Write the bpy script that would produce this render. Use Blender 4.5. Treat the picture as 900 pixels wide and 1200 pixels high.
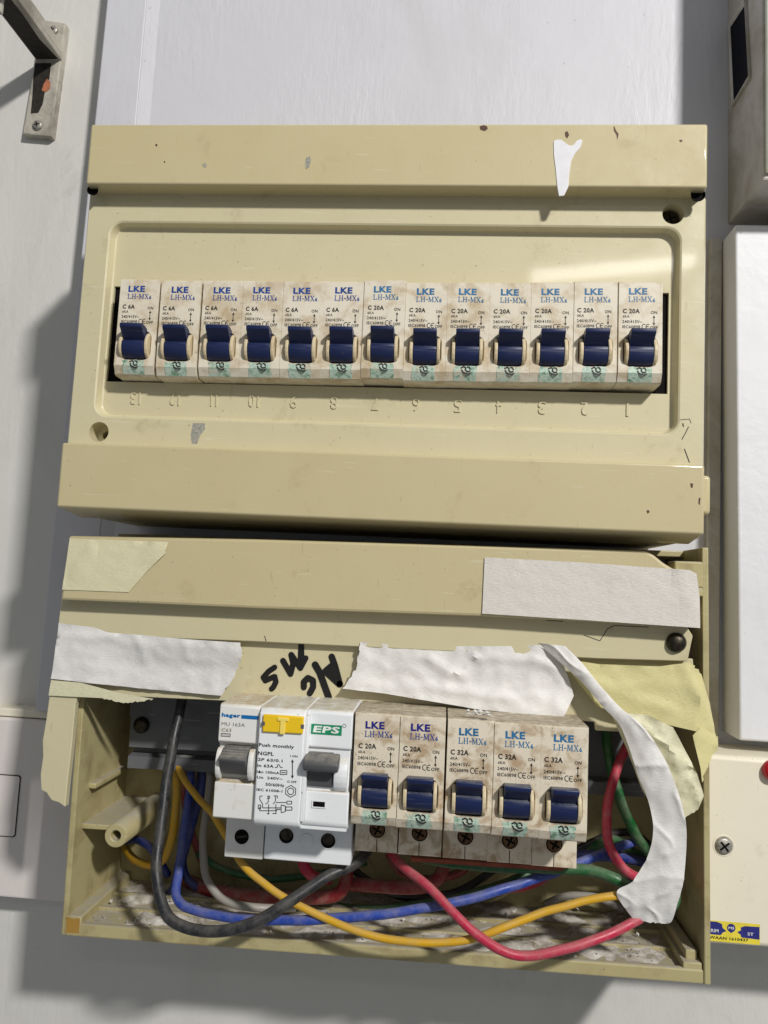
import bpy, bmesh, math, random
from mathutils import Vector, Matrix, noise
from mathutils.geometry import delaunay_2d_cdt
random.seed(7)
S = 0.001                     # everything below is measured in millimetres
for o in list(bpy.data.objects): bpy.data.objects.remove(o)
scn = bpy.context.scene
COL = scn.collection

# ------------------------------------------------------------------ camera
F_PX, CAM = 895.42, Vector((31.93, -308.22, -100.70))
PITCH, YAW, ROLL = 0.0959, 0.0836, -0.0497
RC = Matrix.Rotation(YAW, 3, 'Z') @ Matrix.Rotation(PITCH, 3, 'X') @ Matrix.Rotation(ROLL, 3, 'Y')
cd = bpy.data.cameras.new('camera'); co = bpy.data.objects.new('camera', cd); COL.objects.link(co)
cd.sensor_width = 36; cd.lens = F_PX / 1200 * 36; cd.clip_start = 0.01; cd.clip_end = 50
m3 = Matrix((RC.col[0], RC.col[2], -RC.col[1])).transposed()
co.matrix_world = Matrix.Translation(CAM * S) @ m3.to_4x4()
scn.camera = co

# ------------------------------------------------------------------ world, lamps, exposure
w = bpy.data.worlds.new('World'); scn.world = w; w.use_nodes = True
w.node_tree.nodes['Background'].inputs[0].default_value = (0.93, 0.96, 1.0, 1)
w.node_tree.nodes['Background'].inputs[1].default_value = 0.225
def lamp(name, loc, target, size, power, col):
    l = bpy.data.lights.new(name, 'AREA'); l.shape = 'RECTANGLE'; l.size, l.size_y = size; l.energy = power; l.color = col
    o = bpy.data.objects.new(name, l); COL.objects.link(o)
    o.location = Vector(loc) * S
    o.rotation_euler = (Vector(target) - Vector(loc)).to_track_quat('-Z', 'Y').to_euler()
    return o
lamp('ceiling_lamp', (1008, -1400, 1057), (0, 0, -60), (0.15, 0.11), 43, (1.0, 0.97, 0.93))
lamp('tube_lamp', (380, -1400, 650), (0, 0, -60), (0.36, 0.03), 0.6, (1.0, 0.96, 0.9))
scn.view_settings.view_transform = 'Standard'; scn.view_settings.look = 'None'
scn.view_settings.exposure = 0.0; scn.view_settings.gamma = 1.0; scn.view_settings.use_curve_mapping = False
scn.cycles.use_denoising = True
scn.cycles.max_bounces = 8

# ------------------------------------------------------------------ helpers
def P(u, v, Y):
    """point of the plane y = Y that was measured at pixel (u, v) of the 900 x 1200 photograph"""
    d = RC @ Vector(((u - 450) / F_PX, 1, -(v - 600) / F_PX))
    return CAM + d * ((Y - CAM.y) / d.y)
def PX(u, v, X):
    d = RC @ Vector(((u - 450) / F_PX, 1, -(v - 600) / F_PX))
    return CAM + d * ((X - CAM.x) / d.x)

def mesh_data(name, vs, fs, mats, smooth=False, fm=None):
    me = bpy.data.meshes.new(name)
    me.from_pydata([Vector(v) * S for v in vs], [], [tuple(f) for f in fs])
    for m in (mats if isinstance(mats, (list, tuple)) else [mats]): me.materials.append(m)
    if fm:
        for p, i in zip(me.polygons, fm): p.material_index = i
    if smooth:
        for p in me.polygons: p.use_smooth = True
    me.update()
    return me
def link(name, me, parent=None, loc=None):
    o = bpy.data.objects.new(name, me); COL.objects.link(o)
    if parent: o.parent = parent
    if loc is not None: o.location = Vector(loc) * S
    return o
def tag(o, label, cat, group=None, kind=None):
    o['label'] = label; o['category'] = cat
    if group: o['group'] = group
    if kind: o['kind'] = kind
    return o
def empty(name, loc=(0, 0, 0), roll=0):
    o = bpy.data.objects.new(name, None); COL.objects.link(o)
    o.location = Vector(loc) * S; o.rotation_euler = (0, math.radians(roll), 0); o.empty_display_size = .01
    return o

class MB:
    """collects shapes (mm) into one mesh"""
    def __init__(s): s.v = []; s.f = []; s.m = []
    def add(s, vs, fs, mi=0):
        n = len(s.v); s.v += [tuple(v) for v in vs]; s.f += [tuple(i + n for i in f) for f in fs]; s.m += [mi] * len(fs)
        return s
    def bm(s, bm, mi=0):
        bm.verts.index_update()
        s.add([v.co.copy() for v in bm.verts], [[v.index for v in f.verts] for f in bm.faces], mi); bm.free(); return s
    def box(s, x0, x1, y0, y1, z0, z1, bev=0.0, seg=2, mi=0):
        return s.prism([(x0, z0), (x1, z0), (x1, z1), (x0, z1)], y0, y1, bev, seg, mi)
    def prism(s, pts, y0, y1, bev=0.0, seg=2, mi=0, back=None):
        """outline in x,z extruded from y0 (front) to y1"""
        b = bmesh.new(); back = back or pts
        A = [b.verts.new((p[0], y0, p[1])) for p in pts]; B = [b.verts.new((p[0], y1, p[1])) for p in back]
        n = len(pts)
        b.faces.new(A); b.faces.new(B[::-1])
        for i in range(n): b.faces.new((A[i], B[i], B[(i + 1) % n], A[(i + 1) % n]))
        bmesh.ops.recalc_face_normals(b, faces=b.faces)
        if bev: bmesh.ops.bevel(b, geom=list(b.edges), offset=bev, segments=seg, profile=0.5, affect='EDGES', clamp_overlap=True)
        return s.bm(b, mi)
    def xprism(s, prof, x0, x1, bev=0.0, seg=2, mi=0):
        """profile in y,z extruded along x"""
        b = bmesh.new()
        A = [b.verts.new((x0, p[0], p[1])) for p in prof]; B = [b.verts.new((x1, p[0], p[1])) for p in prof]
        n = len(prof); b.faces.new(A); b.faces.new(B[::-1])
        for i in range(n): b.faces.new((A[i], B[i], B[(i + 1) % n], A[(i + 1) % n]))
        bmesh.ops.recalc_face_normals(b, faces=b.faces)
        if bev: bmesh.ops.bevel(b, geom=list(b.edges), offset=bev, segments=seg, profile=0.5, affect='EDGES', clamp_overlap=True)
        return s.bm(b, mi)
    def disc(s, x, z, y, r, n=20, mi=0, inner=0):
        if inner:
            vs = [(x + q * math.cos(2 * math.pi * i / n), y, z + q * math.sin(2 * math.pi * i / n)) for q in (r, inner) for i in range(n)]
            return s.add(vs, [(i, (i + 1) % n, n + (i + 1) % n, n + i) for i in range(n)], mi)
        vs = [(x + r * math.cos(2 * math.pi * i / n), y, z + r * math.sin(2 * math.pi * i / n)) for i in range(n)]
        return s.add(vs, [tuple(range(n))], mi)
    def lathe(s, x, z, prof, n=20, mi=0):
        """profile [(radius, y), ...] turned about the y axis"""
        vs = [(x + r * math.cos(2 * math.pi * i / n), y, z + r * math.sin(2 * math.pi * i / n)) for r, y in prof for i in range(n)]
        fs = [(k * n + i, k * n + (i + 1) % n, (k + 1) * n + (i + 1) % n, (k + 1) * n + i) for k in range(len(prof) - 1) for i in range(n)]
        return s.add(vs, fs, mi)
    def sheet(s, outer, holes, y, grid=None, mi=0, yf=None):
        tri, pts = cdt(outer, holes, grid)
        return s.add([(p[0], yf(p[0], p[1]) if yf else y, p[1]) for p in pts], tri, mi)
    def wall(s, loop, y0, y1, mi=0, loop2=None):
        n = len(loop); loop2 = loop2 or loop
        vs = [(p[0], y0, p[1]) for p in loop] + [(p[0], y1, p[1]) for p in loop2]
        return s.add(vs, [(i, (i + 1) % n, n + (i + 1) % n, n + i) for i in range(n)], mi)
    def stroke(s, pts, wd, y, mi=0, caps=True):
        """flat pen stroke through x,z points"""
        s.ns = getattr(s, 'ns', 0)
        y0 = y
        for a, b in zip(pts, pts[1:]):
            s.ns += 1; y = y0 - .0012 * (s.ns % 40)
            d = Vector((b[0] - a[0], b[1] - a[1]))
            if d.length < 1e-6: continue
            n = Vector((-d.y, d.x)).normalized() * wd / 2
            s.add([(a[0] + n.x, y, a[1] + n.y), (b[0] + n.x, y, b[1] + n.y), (b[0] - n.x, y, b[1] - n.y), (a[0] - n.x, y, a[1] - n.y)], [(0, 1, 2, 3)], mi)
        if caps:
            for k, p in enumerate(pts): s.disc(p[0], p[1], y0 - .05 - .0012 * ((s.ns + k) % 30), wd / 2, 10, mi)
        return s
    def text(s, t, x0, x1, z0, z1, y, mi=0, bold=0.0, rot=0):
        """lettering fitted into a rectangle of the plane y"""
        vs, fs = glyphs(t, bold)
        xs = [v[0] for v in vs]; zs = [v[1] for v in vs]
        a, b, c, d = min(xs), max(xs), min(zs), max(zs)
        out = []
        for v in vs:
            p, q = (v[0] - a) / max(b - a, 1e-6), (v[1] - c) / max(d - c, 1e-6)
            if rot: p, q = 1 - p, 1 - q
            out.append((x0 + p * (x1 - x0), y, z0 + q * (z1 - z0)))
        return s.add(out, fs, mi)
    def data(s, name, mats, smooth=False): return mesh_data(name, s.v, s.f, mats, smooth, s.m)
    def build(s, name, mats, parent=None, smooth=False, auto=None):
        me = s.data(name, mats, smooth)
        if auto: shade_auto(me, auto)
        return link(name, me, parent)

def shade_auto(me, deg=35):
    for p in me.polygons:
        vs = [me.vertices[i].co for i in p.vertices]; L = max((vs[i] - vs[i - 1]).length for i in range(len(vs)))
        p.use_smooth = p.area / max(L, 1e-9) < 2.2e-3 and abs(p.normal.y) < .9995
    b = bmesh.new(); b.from_mesh(me)
    bmesh.ops.remove_doubles(b, verts=b.verts, dist=1e-7)
    for e in b.edges:
        if len(e.link_faces) == 2 and e.calc_face_angle(0) > math.radians(deg): e.smooth = False
    b.to_mesh(me); b.free()

_gl = {}
def glyphs(t, bold=0.0):
    k = (t, bold)
    if k not in _gl:
        c = bpy.data.curves.new('lettering', 'FONT'); c.body = t; c.size = 1; c.resolution_u = 2; c.offset = bold; c.space_character = 1 + bold * 2.2; c.fill_mode = 'FRONT'
        o = bpy.data.objects.new('lettering', c); me = o.to_mesh()
        _gl[k] = ([(v.co.x, v.co.y) for v in me.vertices], [tuple(p.vertices)[::-1] for p in me.polygons])
        o.to_mesh_clear(); bpy.data.objects.remove(o); bpy.data.curves.remove(c)
    return _gl[k]

def inside(p, poly):
    r = False; n = len(poly); j = n - 1
    for i in range(n):
        a, b = poly[i], poly[j]
        if (a[1] > p[1]) != (b[1] > p[1]) and p[0] < (b[0] - a[0]) * (p[1] - a[1]) / (b[1] - a[1]) + a[0]: r = not r
        j = i
    return r
def cdt(outer, holes=(), grid=None):
    vs = []; es = []
    for lp in [outer] + list(holes):
        n = len(vs); k = len(lp); vs += [Vector((p[0], p[1])) for p in lp]; es += [(n + i, n + (i + 1) % k) for i in range(k)]
    if grid:
        x0 = min(p[0] for p in outer); x1 = max(p[0] for p in outer); z0 = min(p[1] for p in outer); z1 = max(p[1] for p in outer)
        x = x0 + grid / 2; r = 0
        while x < x1:
            z = z0 + grid / 2 + (grid / 2 if r % 2 else 0)
            while z < z1:
                if inside((x, z), outer) and not any(inside((x, z), h) for h in holes): vs.append(Vector((x, z)))
                z += grid
            x += grid; r += 1
    V, E, Fc, _, _, _ = delaunay_2d_cdt(vs, es, [], 0, 1e-5)
    tri = []
    for f in Fc:
        c = (sum(V[i].x for i in f) / len(f), sum(V[i].y for i in f) / len(f))
        if inside(c, outer) and not any(inside(c, h) for h in holes):
            a = 0
            for i in range(len(f)):
                p, q = V[f[i]], V[f[(i + 1) % len(f)]]; a += p.x * q.y - q.x * p.y
            tri.append(tuple(f) if a > 0 else tuple(f)[::-1])
    return tri, [(v.x, v.y) for v in V]
def rrect(x0, x1, z0, z1, r, n=6):
    out = []
    for cx, cz, a in ((x1 - r, z1 - r, 0), (x0 + r, z1 - r, 90), (x0 + r, z0 + r, 180), (x1 - r, z0 + r, 270)):
        for i in range(n + 1):
            t = math.radians(a + 90 * i / n); out.append((cx + r * math.cos(t), cz + r * math.sin(t)))
    return out
def circ(x, z, r, n=20): return [(x + r * math.cos(2 * math.pi * i / n), z + r * math.sin(2 * math.pi * i / n)) for i in range(n)]

def catmull(pts, k=10):
    out = []; n = len(pts)
    for i in range(n - 1):
        p0, p1, p2, p3 = pts[max(i - 1, 0)], pts[i], pts[i + 1], pts[min(i + 2, n - 1)]
        for j in range(k):
            t = j / k
            out.append(0.5 * ((2 * p1) + (p2 - p0) * t + (2 * p0 - 5 * p1 + 4 * p2 - p3) * t * t + (3 * p1 - p0 - 3 * p2 + p3) * t ** 3))
    out.append(pts[-1]); return out
def tube(mb, pts, r, n=12, cap=True):
    T0 = None; rings = []
    for i, p in enumerate(pts):
        t = (pts[min(i + 1, len(pts) - 1)] - pts[max(i - 1, 0)]).normalized()
        if T0 is None:
            a = Vector((0, 0, 1)) if abs(t.z) < .9 else Vector((1, 0, 0)); u = t.cross(a).normalized()
        else: u = (u - t * u.dot(t)).normalized()
        v = t.cross(u); T0 = t
        rr = r(i / (len(pts) - 1)) if callable(r) else r
        rings.append([p + (u * math.cos(2 * math.pi * k / n) + v * math.sin(2 * math.pi * k / n)) * rr for k in range(n)])
    vs = [q for ring in rings for q in ring]
    fs = [(a * n + k, a * n + (k + 1) % n, (a + 1) * n + (k + 1) % n, (a + 1) * n + k) for a in range(len(rings) - 1) for k in range(n)]
    if cap: fs += [tuple(range(n))[::-1], tuple(range(len(vs) - n, len(vs)))]
    mb.add(vs, fs)
def nz(x, y, z=0.0): return noise.noise(Vector((x, y, z)))

# ------------------------------------------------------------------ materials
def srgb(r, g, b):
    f = lambda c: (c / 255 / 12.92) if c <= 10 else ((c / 255 + .055) / 1.055) ** 2.4
    return (f(r), f(g), f(b), 1)
class NT:
    def __init__(s, name):
        s.m = bpy.data.materials.new(name); s.m.use_nodes = True; s.t = s.m.node_tree; s.b = s.t.nodes['Principled BSDF']
        s.pos = s.t.nodes.new('ShaderNodeNewGeometry').outputs['Position']
    def n(s, typ, **kw):
        o = s.t.nodes.new(typ)
        for k, v in kw.items(): setattr(o, k, v)
        return o
    def l(s, a, b): s.t.links.new(a, b)
    def vec(s, scale=(1, 1, 1), rnd=False):
        mp = s.n('ShaderNodeMapping'); mp.inputs['Scale'].default_value = scale; s.l(s.pos, mp.inputs['Vector'])
        return mp.outputs[0]
    def noise(s, scale, detail=4, rough=.55, dist=0, stretch=(1, 1, 1)):
        t = s.n('ShaderNodeTexNoise'); t.inputs['Scale'].default_value = scale; t.inputs['Detail'].default_value = detail
        t.inputs['Roughness'].default_value = rough; t.inputs['Distortion'].default_value = dist
        s.l(s.vec(stretch), t.inputs['Vector']); return t.outputs['Fac']
    def ramp(s, fac, p0, p1, c0=(0, 0, 0, 1), c1=(1, 1, 1, 1)):
        r = s.n('ShaderNodeValToRGB'); e = r.color_ramp.elements
        e[0].position, e[1].position = p0, p1; e[0].color, e[1].color = c0, c1
        s.l(fac, r.inputs[0]); return r.outputs[0]
    def mix(s, fac, a, b, mode='MIX'):
        x = s.n('ShaderNodeMix', data_type='RGBA', blend_type=mode)
        for sock, v in ((x.inputs[0], fac), (x.inputs[6], a), (x.inputs[7], b)):
            if hasattr(v, 'is_linked'): s.l(v, sock)
            else: sock.default_value = v
        return x.outputs[2]
    def math(s, op, a, b):
        x = s.n('ShaderNodeMath', operation=op)
        for sock, v in ((x.inputs[0], a), (x.inputs[1], b)):
            if hasattr(v, 'is_linked'): s.l(v, sock)
            else: sock.default_value = v
        return x.outputs[0]
    def up(s, lo=.5, hi=.9):
        g = s.n('ShaderNodeNewGeometry'); sp = s.n('ShaderNodeSeparateXYZ'); s.l(g.outputs['Normal'], sp.inputs[0])
        return s.ramp(sp.outputs['Z'], lo, hi)
    def color(s, c): 
        if hasattr(c, 'is_linked'): s.l(c, s.b.inputs['Base Color'])
        else: s.b.inputs['Base Color'].default_value = c
    def rough(s, r):
        if hasattr(r, 'is_linked'): s.l(r, s.b.inputs['Roughness'])
        else: s.b.inputs['Roughness'].default_value = r
    def bump(s, h, strength=.3, dist=.0005):
        x = s.n('ShaderNodeBump'); x.inputs['Strength'].default_value = strength; x.inputs['Distance'].default_value = dist
        s.l(h, x.inputs['Height']); s.l(x.outputs[0], s.b.inputs['Normal'])

def plastic(name, c, c2, grime, rough=.3, gfrac=(.56, .75), spec=.5, coat=0.0, gscale=55, dusty=None, bump=.06, streak=False, scr=1.0):
    t = NT(name)
    base = t.mix(t.noise(28, 3), c, c2)
    g = t.ramp(t.noise(gscale, 7, .65, .4), *gfrac)
    sp = t.ramp(t.noise(650, 2), .72, .76)
    col = t.mix(t.math('MULTIPLY', g, .7), base, grime)
    col = t.mix(t.math('MULTIPLY', sp, .55), col, srgb(96, 80, 52))
    sc = t.ramp(t.noise(55, 2, .4, .6, (1, 1, 16)), .7, .72); col = t.mix(t.math('MULTIPLY', sc, .16 * scr), col, srgb(236, 232, 214))
    sd = t.ramp(t.noise(48, 2, .4, .8, (14, 1, 1.5)), .73, .75); col = t.mix(t.math('MULTIPLY', sd, .18 * scr), col, srgb(120, 104, 70))
    if streak:
        st = t.ramp(t.noise(60, 5, .6, 0, (6, 1, .35)), .6, .8); col = t.mix(t.math('MULTIPLY', st, .35), col, grime)
    if dusty:
        d = t.math('MULTIPLY', t.up(.45, .9), t.ramp(t.noise(240, 5, .7), .28, .6)); col = t.mix(d, col, dusty)
    t.color(col)
    r = t.ramp(t.noise(90, 5, .6), .3, .75, (rough,) * 3 + (1,), (min(rough + .25, 1),) * 3 + (1,)); t.rough(r)
    t.b.inputs['Specular IOR Level'].default_value = spec
    t.b.inputs['Coat Weight'].default_value = coat; t.b.inputs['Coat Roughness'].default_value = .06
    t.bump(t.math('ADD', t.noise(500, 3), t.math('MULTIPLY', t.noise(45, 2), 2.0)), bump, .0006)
    return t.m
CREAM_BAR = plastic('yellower_cream_plastic', srgb(198, 187, 148), srgb(191, 178, 136), srgb(148, 130, 90), .45, (.6, .85), coat=.4)  # bars: yellower, slightly darker tone than the panel
CREAM = plastic('cream_plastic', srgb(206, 198, 164), srgb(199, 190, 153), srgb(150, 134, 98), .42, (.61, .85), coat=.55, bump=.08)
CREAM_DIRTY_SHADED = plastic('dirty_shaded_cream_plastic', srgb(184, 175, 132), srgb(166, 155, 110), srgb(112, 90, 52), .42, (.5, .75), dusty=srgb(170, 164, 150))  # grime and dust; base colour also darkened for the shade inside the boxes
CREAM_BOX = plastic('pale_cream_plastic', srgb(234, 228, 210), srgb(228, 221, 200), srgb(186, 172, 140), .35, (.62, .85))
GLUE = plastic('brown_glue', srgb(176, 140, 66), srgb(150, 112, 46), srgb(110, 74, 24), .3)
MCB_UP = plastic('stained_breaker_plastic', srgb(226, 220, 204), srgb(216, 206, 184), srgb(172, 146, 100), .38, (.45, .68), dusty=srgb(186, 170, 140), gscale=120)
MCB_LOW = plastic('brown_stained_breaker_plastic', srgb(224, 216, 198), srgb(212, 200, 176), srgb(150, 118, 74), .45, (.47, .62), dusty=srgb(150, 138, 116), gscale=130)
CHEEK = plastic('cream_toggle_cheek', srgb(214, 200, 168), srgb(200, 182, 146), srgb(150, 124, 84), .4)
DEV_GREY = plastic('pale_grey_device_plastic', srgb(226, 226, 222), srgb(219, 218, 212), srgb(186, 168, 134), .34, (.6, .85), dusty=srgb(186, 166, 132), gscale=100)
DEV_WHITE = plastic('white_device_plastic', srgb(231, 234, 236), srgb(226, 229, 231), srgb(205, 203, 196), .32, (.68, .9), dusty=srgb(196, 186, 164), scr=.4)
BLUE_TOG = plastic('navy_toggle_plastic', srgb(15, 34, 82), srgb(13, 27, 66), srgb(42, 50, 68), .32, (.62, .8), dusty=srgb(96, 98, 108), bump=.03, scr=.15)
GREY_TOG = plastic('grey_toggle_plastic', srgb(80, 81, 83), srgb(70, 71, 73), srgb(120, 112, 98), .42, (.6, .8), dusty=srgb(130, 126, 118), scr=.3)
YELLOW = plastic('yellow_button_plastic', srgb(236, 198, 28), srgb(228, 188, 22), srgb(180, 140, 30), .35, (.64, .85))
YELLOW_PALE = plastic('pale_yellow_plastic', srgb(244, 220, 110), srgb(238, 210, 90), srgb(190, 150, 40), .35, (.64, .85))
RAIL = plastic('grey_rail_metal', srgb(104, 106, 110), srgb(92, 94, 98), srgb(70, 64, 56), .42, (.5, .8))
def plain(name, c, rough=.5, metal=0.0, var=.12, scale=200, bump=0):
    t = NT(name); d = tuple(max(0, x * (1 - var * 3)) for x in c[:3]) + (1,)
    t.color(t.mix(t.ramp(t.noise(scale, 4), .4, .75), c, d)); t.rough(rough); t.b.inputs['Metallic'].default_value = metal
    if bump: t.bump(t.noise(scale, 4), bump, .0006)
    return t.m
INK_BLACK = plain('black_ink', srgb(34, 32, 32), .6)
INK_GREY = plain('grey_ink', srgb(88, 88, 92), .6)
INK_BLUE = plain('blue_ink', srgb(26, 70, 150), .5)
INK_NAVY = plain('navy_ink', srgb(30, 34, 128), .5)
INK_TEAL = plain('teal_blue_ink', srgb(40, 112, 160), .5)
INK_WHITE = plain('white_ink', srgb(232, 236, 232), .5)
GREEN_LABEL = plain('green_label', srgb(22, 140, 96), .4)
HAG_BLUE = plain('bright_blue_label', srgb(0, 108, 176), .4)
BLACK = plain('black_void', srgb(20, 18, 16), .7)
SCREW = plain('dull_screw_steel', srgb(176, 172, 164), .42, .55, .25, 500, .2)
DARK_SCREW = plain('dark_screw_steel', srgb(70, 64, 54), .4, .8, .25, 500, .3)
BRASS = plain('brown_terminal_metal', srgb(110, 84, 58), .4, .8, .25, 500, .2)
COPPER = plain('busbar_copper', srgb(150, 80, 56), .45, .5)
RED_LAMP = plain('red_lens', srgb(186, 10, 40), .2)
MARK = plain('marker_ink', srgb(18, 17, 18), .45)
STICK_YEL = plain('sticker_yellow', srgb(232, 214, 70), .4, 0, .05)
STICK_BLU = plain('sticker_blue', srgb(46, 48, 128), .4)
PAINT = plain('white_paint_spot', srgb(226, 226, 230), .4, 0, .03)
SPOT = plain('brown_speck', srgb(84, 48, 30), .6)
SILVER = plain('grey_scuff', srgb(172, 170, 160), .4, .1, .2, 900)
GLASS_DARK = plain('dark_window', srgb(10, 13, 24), .6)
for m_ in (GLASS_DARK, BLACK): m_.node_tree.nodes['Principled BSDF'].inputs['Specular IOR Level'].default_value = .06
def sticker():
    t = NT('green_hologram_film')
    v = t.n('ShaderNodeTexVoronoi'); v.inputs['Scale'].default_value = 900; t.l(t.vec(), v.inputs['Vector'])
    c = t.mix(t.ramp(v.outputs['Distance'], .1, .6), srgb(158, 196, 176), srgb(200, 216, 200))
    c = t.mix(t.ramp(t.noise(350, 5, .7), .5, .66), c, srgb(98, 140, 108))
    c = t.mix(t.ramp(t.noise(190, 4, .6, .5), .56, .66), c, srgb(206, 200, 178))
    t.color(c); t.rough(.3); t.b.inputs['Metallic'].default_value = .15
    return t.m
HOLO = sticker()
def tape_mat(name, c, c2, rough=.55, fibre=(1.4, 1, 5), bump=.25):
    t = NT(name)
    f = t.noise(420, 4, .6, 0, fibre)
    col = t.mix(t.ramp(f, .3, .7), c, c2); col = t.mix(t.math('MULTIPLY', t.ramp(t.noise(60, 5), .55, .8), .35), col, tuple(x * .72 for x in c[:3]) + (1,))
    t.color(col); t.rough(rough); cr = t.ramp(t.math('ABSOLUTE', t.math('SUBTRACT', t.noise(75, 3, .5, 1.2), .5), 0), .0, .045)
    t.bump(t.math('ADD', f, t.math('ADD', t.math('MULTIPLY', t.noise(130, 4), 1.5), t.math('MULTIPLY', cr, .18))), bump, .0006)
    tr = t.n('ShaderNodeBsdfTranslucent'); t.l(col, tr.inputs['Color']); mx = t.n('ShaderNodeMixShader'); mx.inputs[0].default_value = .1
    t.l(t.b.outputs[0], mx.inputs[1]); t.l(tr.outputs[0], mx.inputs[2]); t.l(mx.outputs[0], t.t.nodes['Material Output'].inputs['Surface'])
    return t.m
TAPE_W = tape_mat('white_paper_tape', srgb(236, 234, 231), srgb(226, 224, 221))
TAPE_L = tape_mat('grey_white_cloth_tape', srgb(232, 227, 219), srgb(218, 213, 205), .6, (1, 1, 9), .45)
TAPE_C = tape_mat('cream_masking_tape', srgb(230, 224, 190), srgb(220, 213, 176), .45)
TAPE_Y = tape_mat('yellow_masking_tape', srgb(226, 218, 162), srgb(216, 208, 150), .5)
TAPE_YP = tape_mat('pale_yellow_masking_tape', srgb(230, 226, 194), srgb(214, 210, 176), .5)
def wire_mat(name, c, dust=.35, rough=.38):
    t = NT(name)
    d = t.math('MULTIPLY', t.ramp(t.noise(160, 6, .7), .42, .75), dust)
    u = t.math('MULTIPLY', t.up(.5, 1), dust * .7)
    col = t.mix(d, c, srgb(158, 150, 138)); col = t.mix(u, col, srgb(150, 146, 138))
    t.color(col); t.rough(t.ramp(t.noise(160, 6, .7), .4, .8, (rough,) * 3 + (1,), (.8, .8, .8, 1))); t.bump(t.noise(700, 3), .15, .0004)
    return t.m
W_BLACK = wire_mat('black_cable_sheath', srgb(30, 32, 36), .22)
W_BLUE = wire_mat('blue_cable_sheath', srgb(34, 66, 156), .4)
W_DBLUE = wire_mat('deep_blue_cable_sheath', srgb(18, 42, 116), .25)
W_YEL = wire_mat('yellow_cable_sheath', srgb(206, 160, 26), .3)
W_RED = wire_mat('pink_red_cable_sheath', srgb(186, 38, 70), .42)
W_DRED = wire_mat('dull_red_cable_sheath', srgb(140, 34, 38), .5)
W_GREEN = wire_mat('green_cable_sheath', srgb(20, 92, 44), .4)
W_GREY = wire_mat('grey_cable_sheath', srgb(150, 146, 138), .5)

def wall_mat(name, c, c2, stroke=(1, 1, 1), bump=.5, dirt=srgb(150, 148, 140), gf=(.62, .85), rough=.5):
    t = NT(name)
    col = t.mix(t.noise(9, 4), c, c2)
    col = t.mix(t.math('MULTIPLY', t.ramp(t.noise(30, 7, .7, .6), *gf), .55), col, dirt)
    col = t.mix(t.math('MULTIPLY', t.ramp(t.noise(300, 3), .73, .77), .4), col, srgb(96, 92, 88))
    t.color(col); t.rough(rough)
    amt = t.ramp(t.noise(14, 3, .5), .35, .65)
    h = t.math('ADD', t.math('MULTIPLY', t.noise(130, 5, .6, .3, stroke), amt), t.math('MULTIPLY', t.noise(25, 4, .5), 1.6)); t.bump(h, bump, .0016)
    col2 = t.mix(t.math('MULTIPLY', t.ramp(t.noise(16, 5, .6, 1.0, (1, 1, .35)), .5, .75), .16), col, srgb(150, 146, 136)); t.color(col2)
    return t.m
WALL = wall_mat('grey_white_wall_paint', srgb(214, 213, 208), srgb(206, 204, 199), (1.2, 1, .5), .28)
BOARD = wall_mat('white_board_paint', srgb(206, 206, 212), srgb(198, 198, 204), (2.2, 1, .5), .3, gf=(.7, .9))
PANEL = wall_mat('white_trunking_paint', srgb(226, 227, 230), srgb(216, 217, 222), (1, 1, 1), .25, gf=(.72, .9))
WARM = wall_mat('warm_white_box', srgb(222, 216, 212), srgb(214, 208, 204), (1, 1, 1), .15, gf=(.66, .9))
METER = wall_mat('dirty_meter_box', srgb(196, 192, 186), srgb(176, 172, 166), (2.4, 1, .4), .4, srgb(132, 122, 88), (.42, .62))
METER_F = wall_mat('greenish_meter_front', srgb(226, 230, 210), srgb(232, 234, 228), (1, 1, 1), .2, srgb(176, 190, 110), (.5, .75), .25)
RUSTY = wall_mat('painted_rusty_bracket', srgb(188, 184, 172), srgb(170, 166, 152), (1, 1, 1), .8, srgb(70, 58, 46), (.46, .62))
BARE = plain('bare_dark_iron', srgb(44, 38, 32), .7, .2, .25, 400, .5)
ORANGE = plain('orange_rust_patch', srgb(178, 110, 78), .7)
def dust_mat():
    t = NT('grey_dust')
    c = t.mix(t.ramp(t.noise(70, 5, .65, .8), .35, .65), srgb(220, 216, 208), srgb(136, 124, 106))
    c = t.mix(t.math('MULTIPLY', t.ramp(t.noise(260, 4, .6), .5, .7), .5), c, srgb(232, 230, 224))
    t.color(c); t.rough(.9); t.bump(t.noise(220, 5, .6), .6, .001)
    return t.m
DUST = dust_mat()
DUST_W = plain('white_flake', srgb(222, 220, 214), .8, 0, .1, 500, .5)
CRUMB = plain('plaster_crumb', srgb(206, 202, 194), .9, 0, .25, 900, .5)

# ================================================================== the setting
def struct(o, kind='structure'): o['kind'] = kind; return o
# rough wall behind everything
wv, wf = [], []
NX, NZ = 60, 60
for j in range(NZ + 1):
    for i in range(NX + 1):
        x = -420 + 840 * i / NX; z = -480 + 860 * j / NZ
        wv.append((x, 92 + 1.1 * nz(x / 60, z / 90) + .4 * nz(x / 18, z / 26, 5), z))
for j in range(NZ):
    for i in range(NX):
        a = j * (NX + 1) + i; wf.append((a, a + 1, a + NX + 2, a + NX + 1))
struct(link('wall', mesh_data('wall', wv, wf, WALL, True)))

# painted board behind the two units: raised border, sloped moulding, sunk field
mb = MB()
mb.prism([(-173.5, -173), (-147, -173), (-146, 330), (-168, 330)], 74, 92, .8)
mb.add([(-147, 74.05, -172.9), (-146, 74.05, 330), (-139, 75.6, 330), (-140, 75.6, -172.9)], [(0, 3, 2, 1)])
mb.box(-140.2, 300, 75.6, 91.5, -172.8, 330, 0)
o = mb.build('mounting_board', BOARD); tag(o, 'white painted wooden board behind both fuse boxes', 'board')

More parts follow.
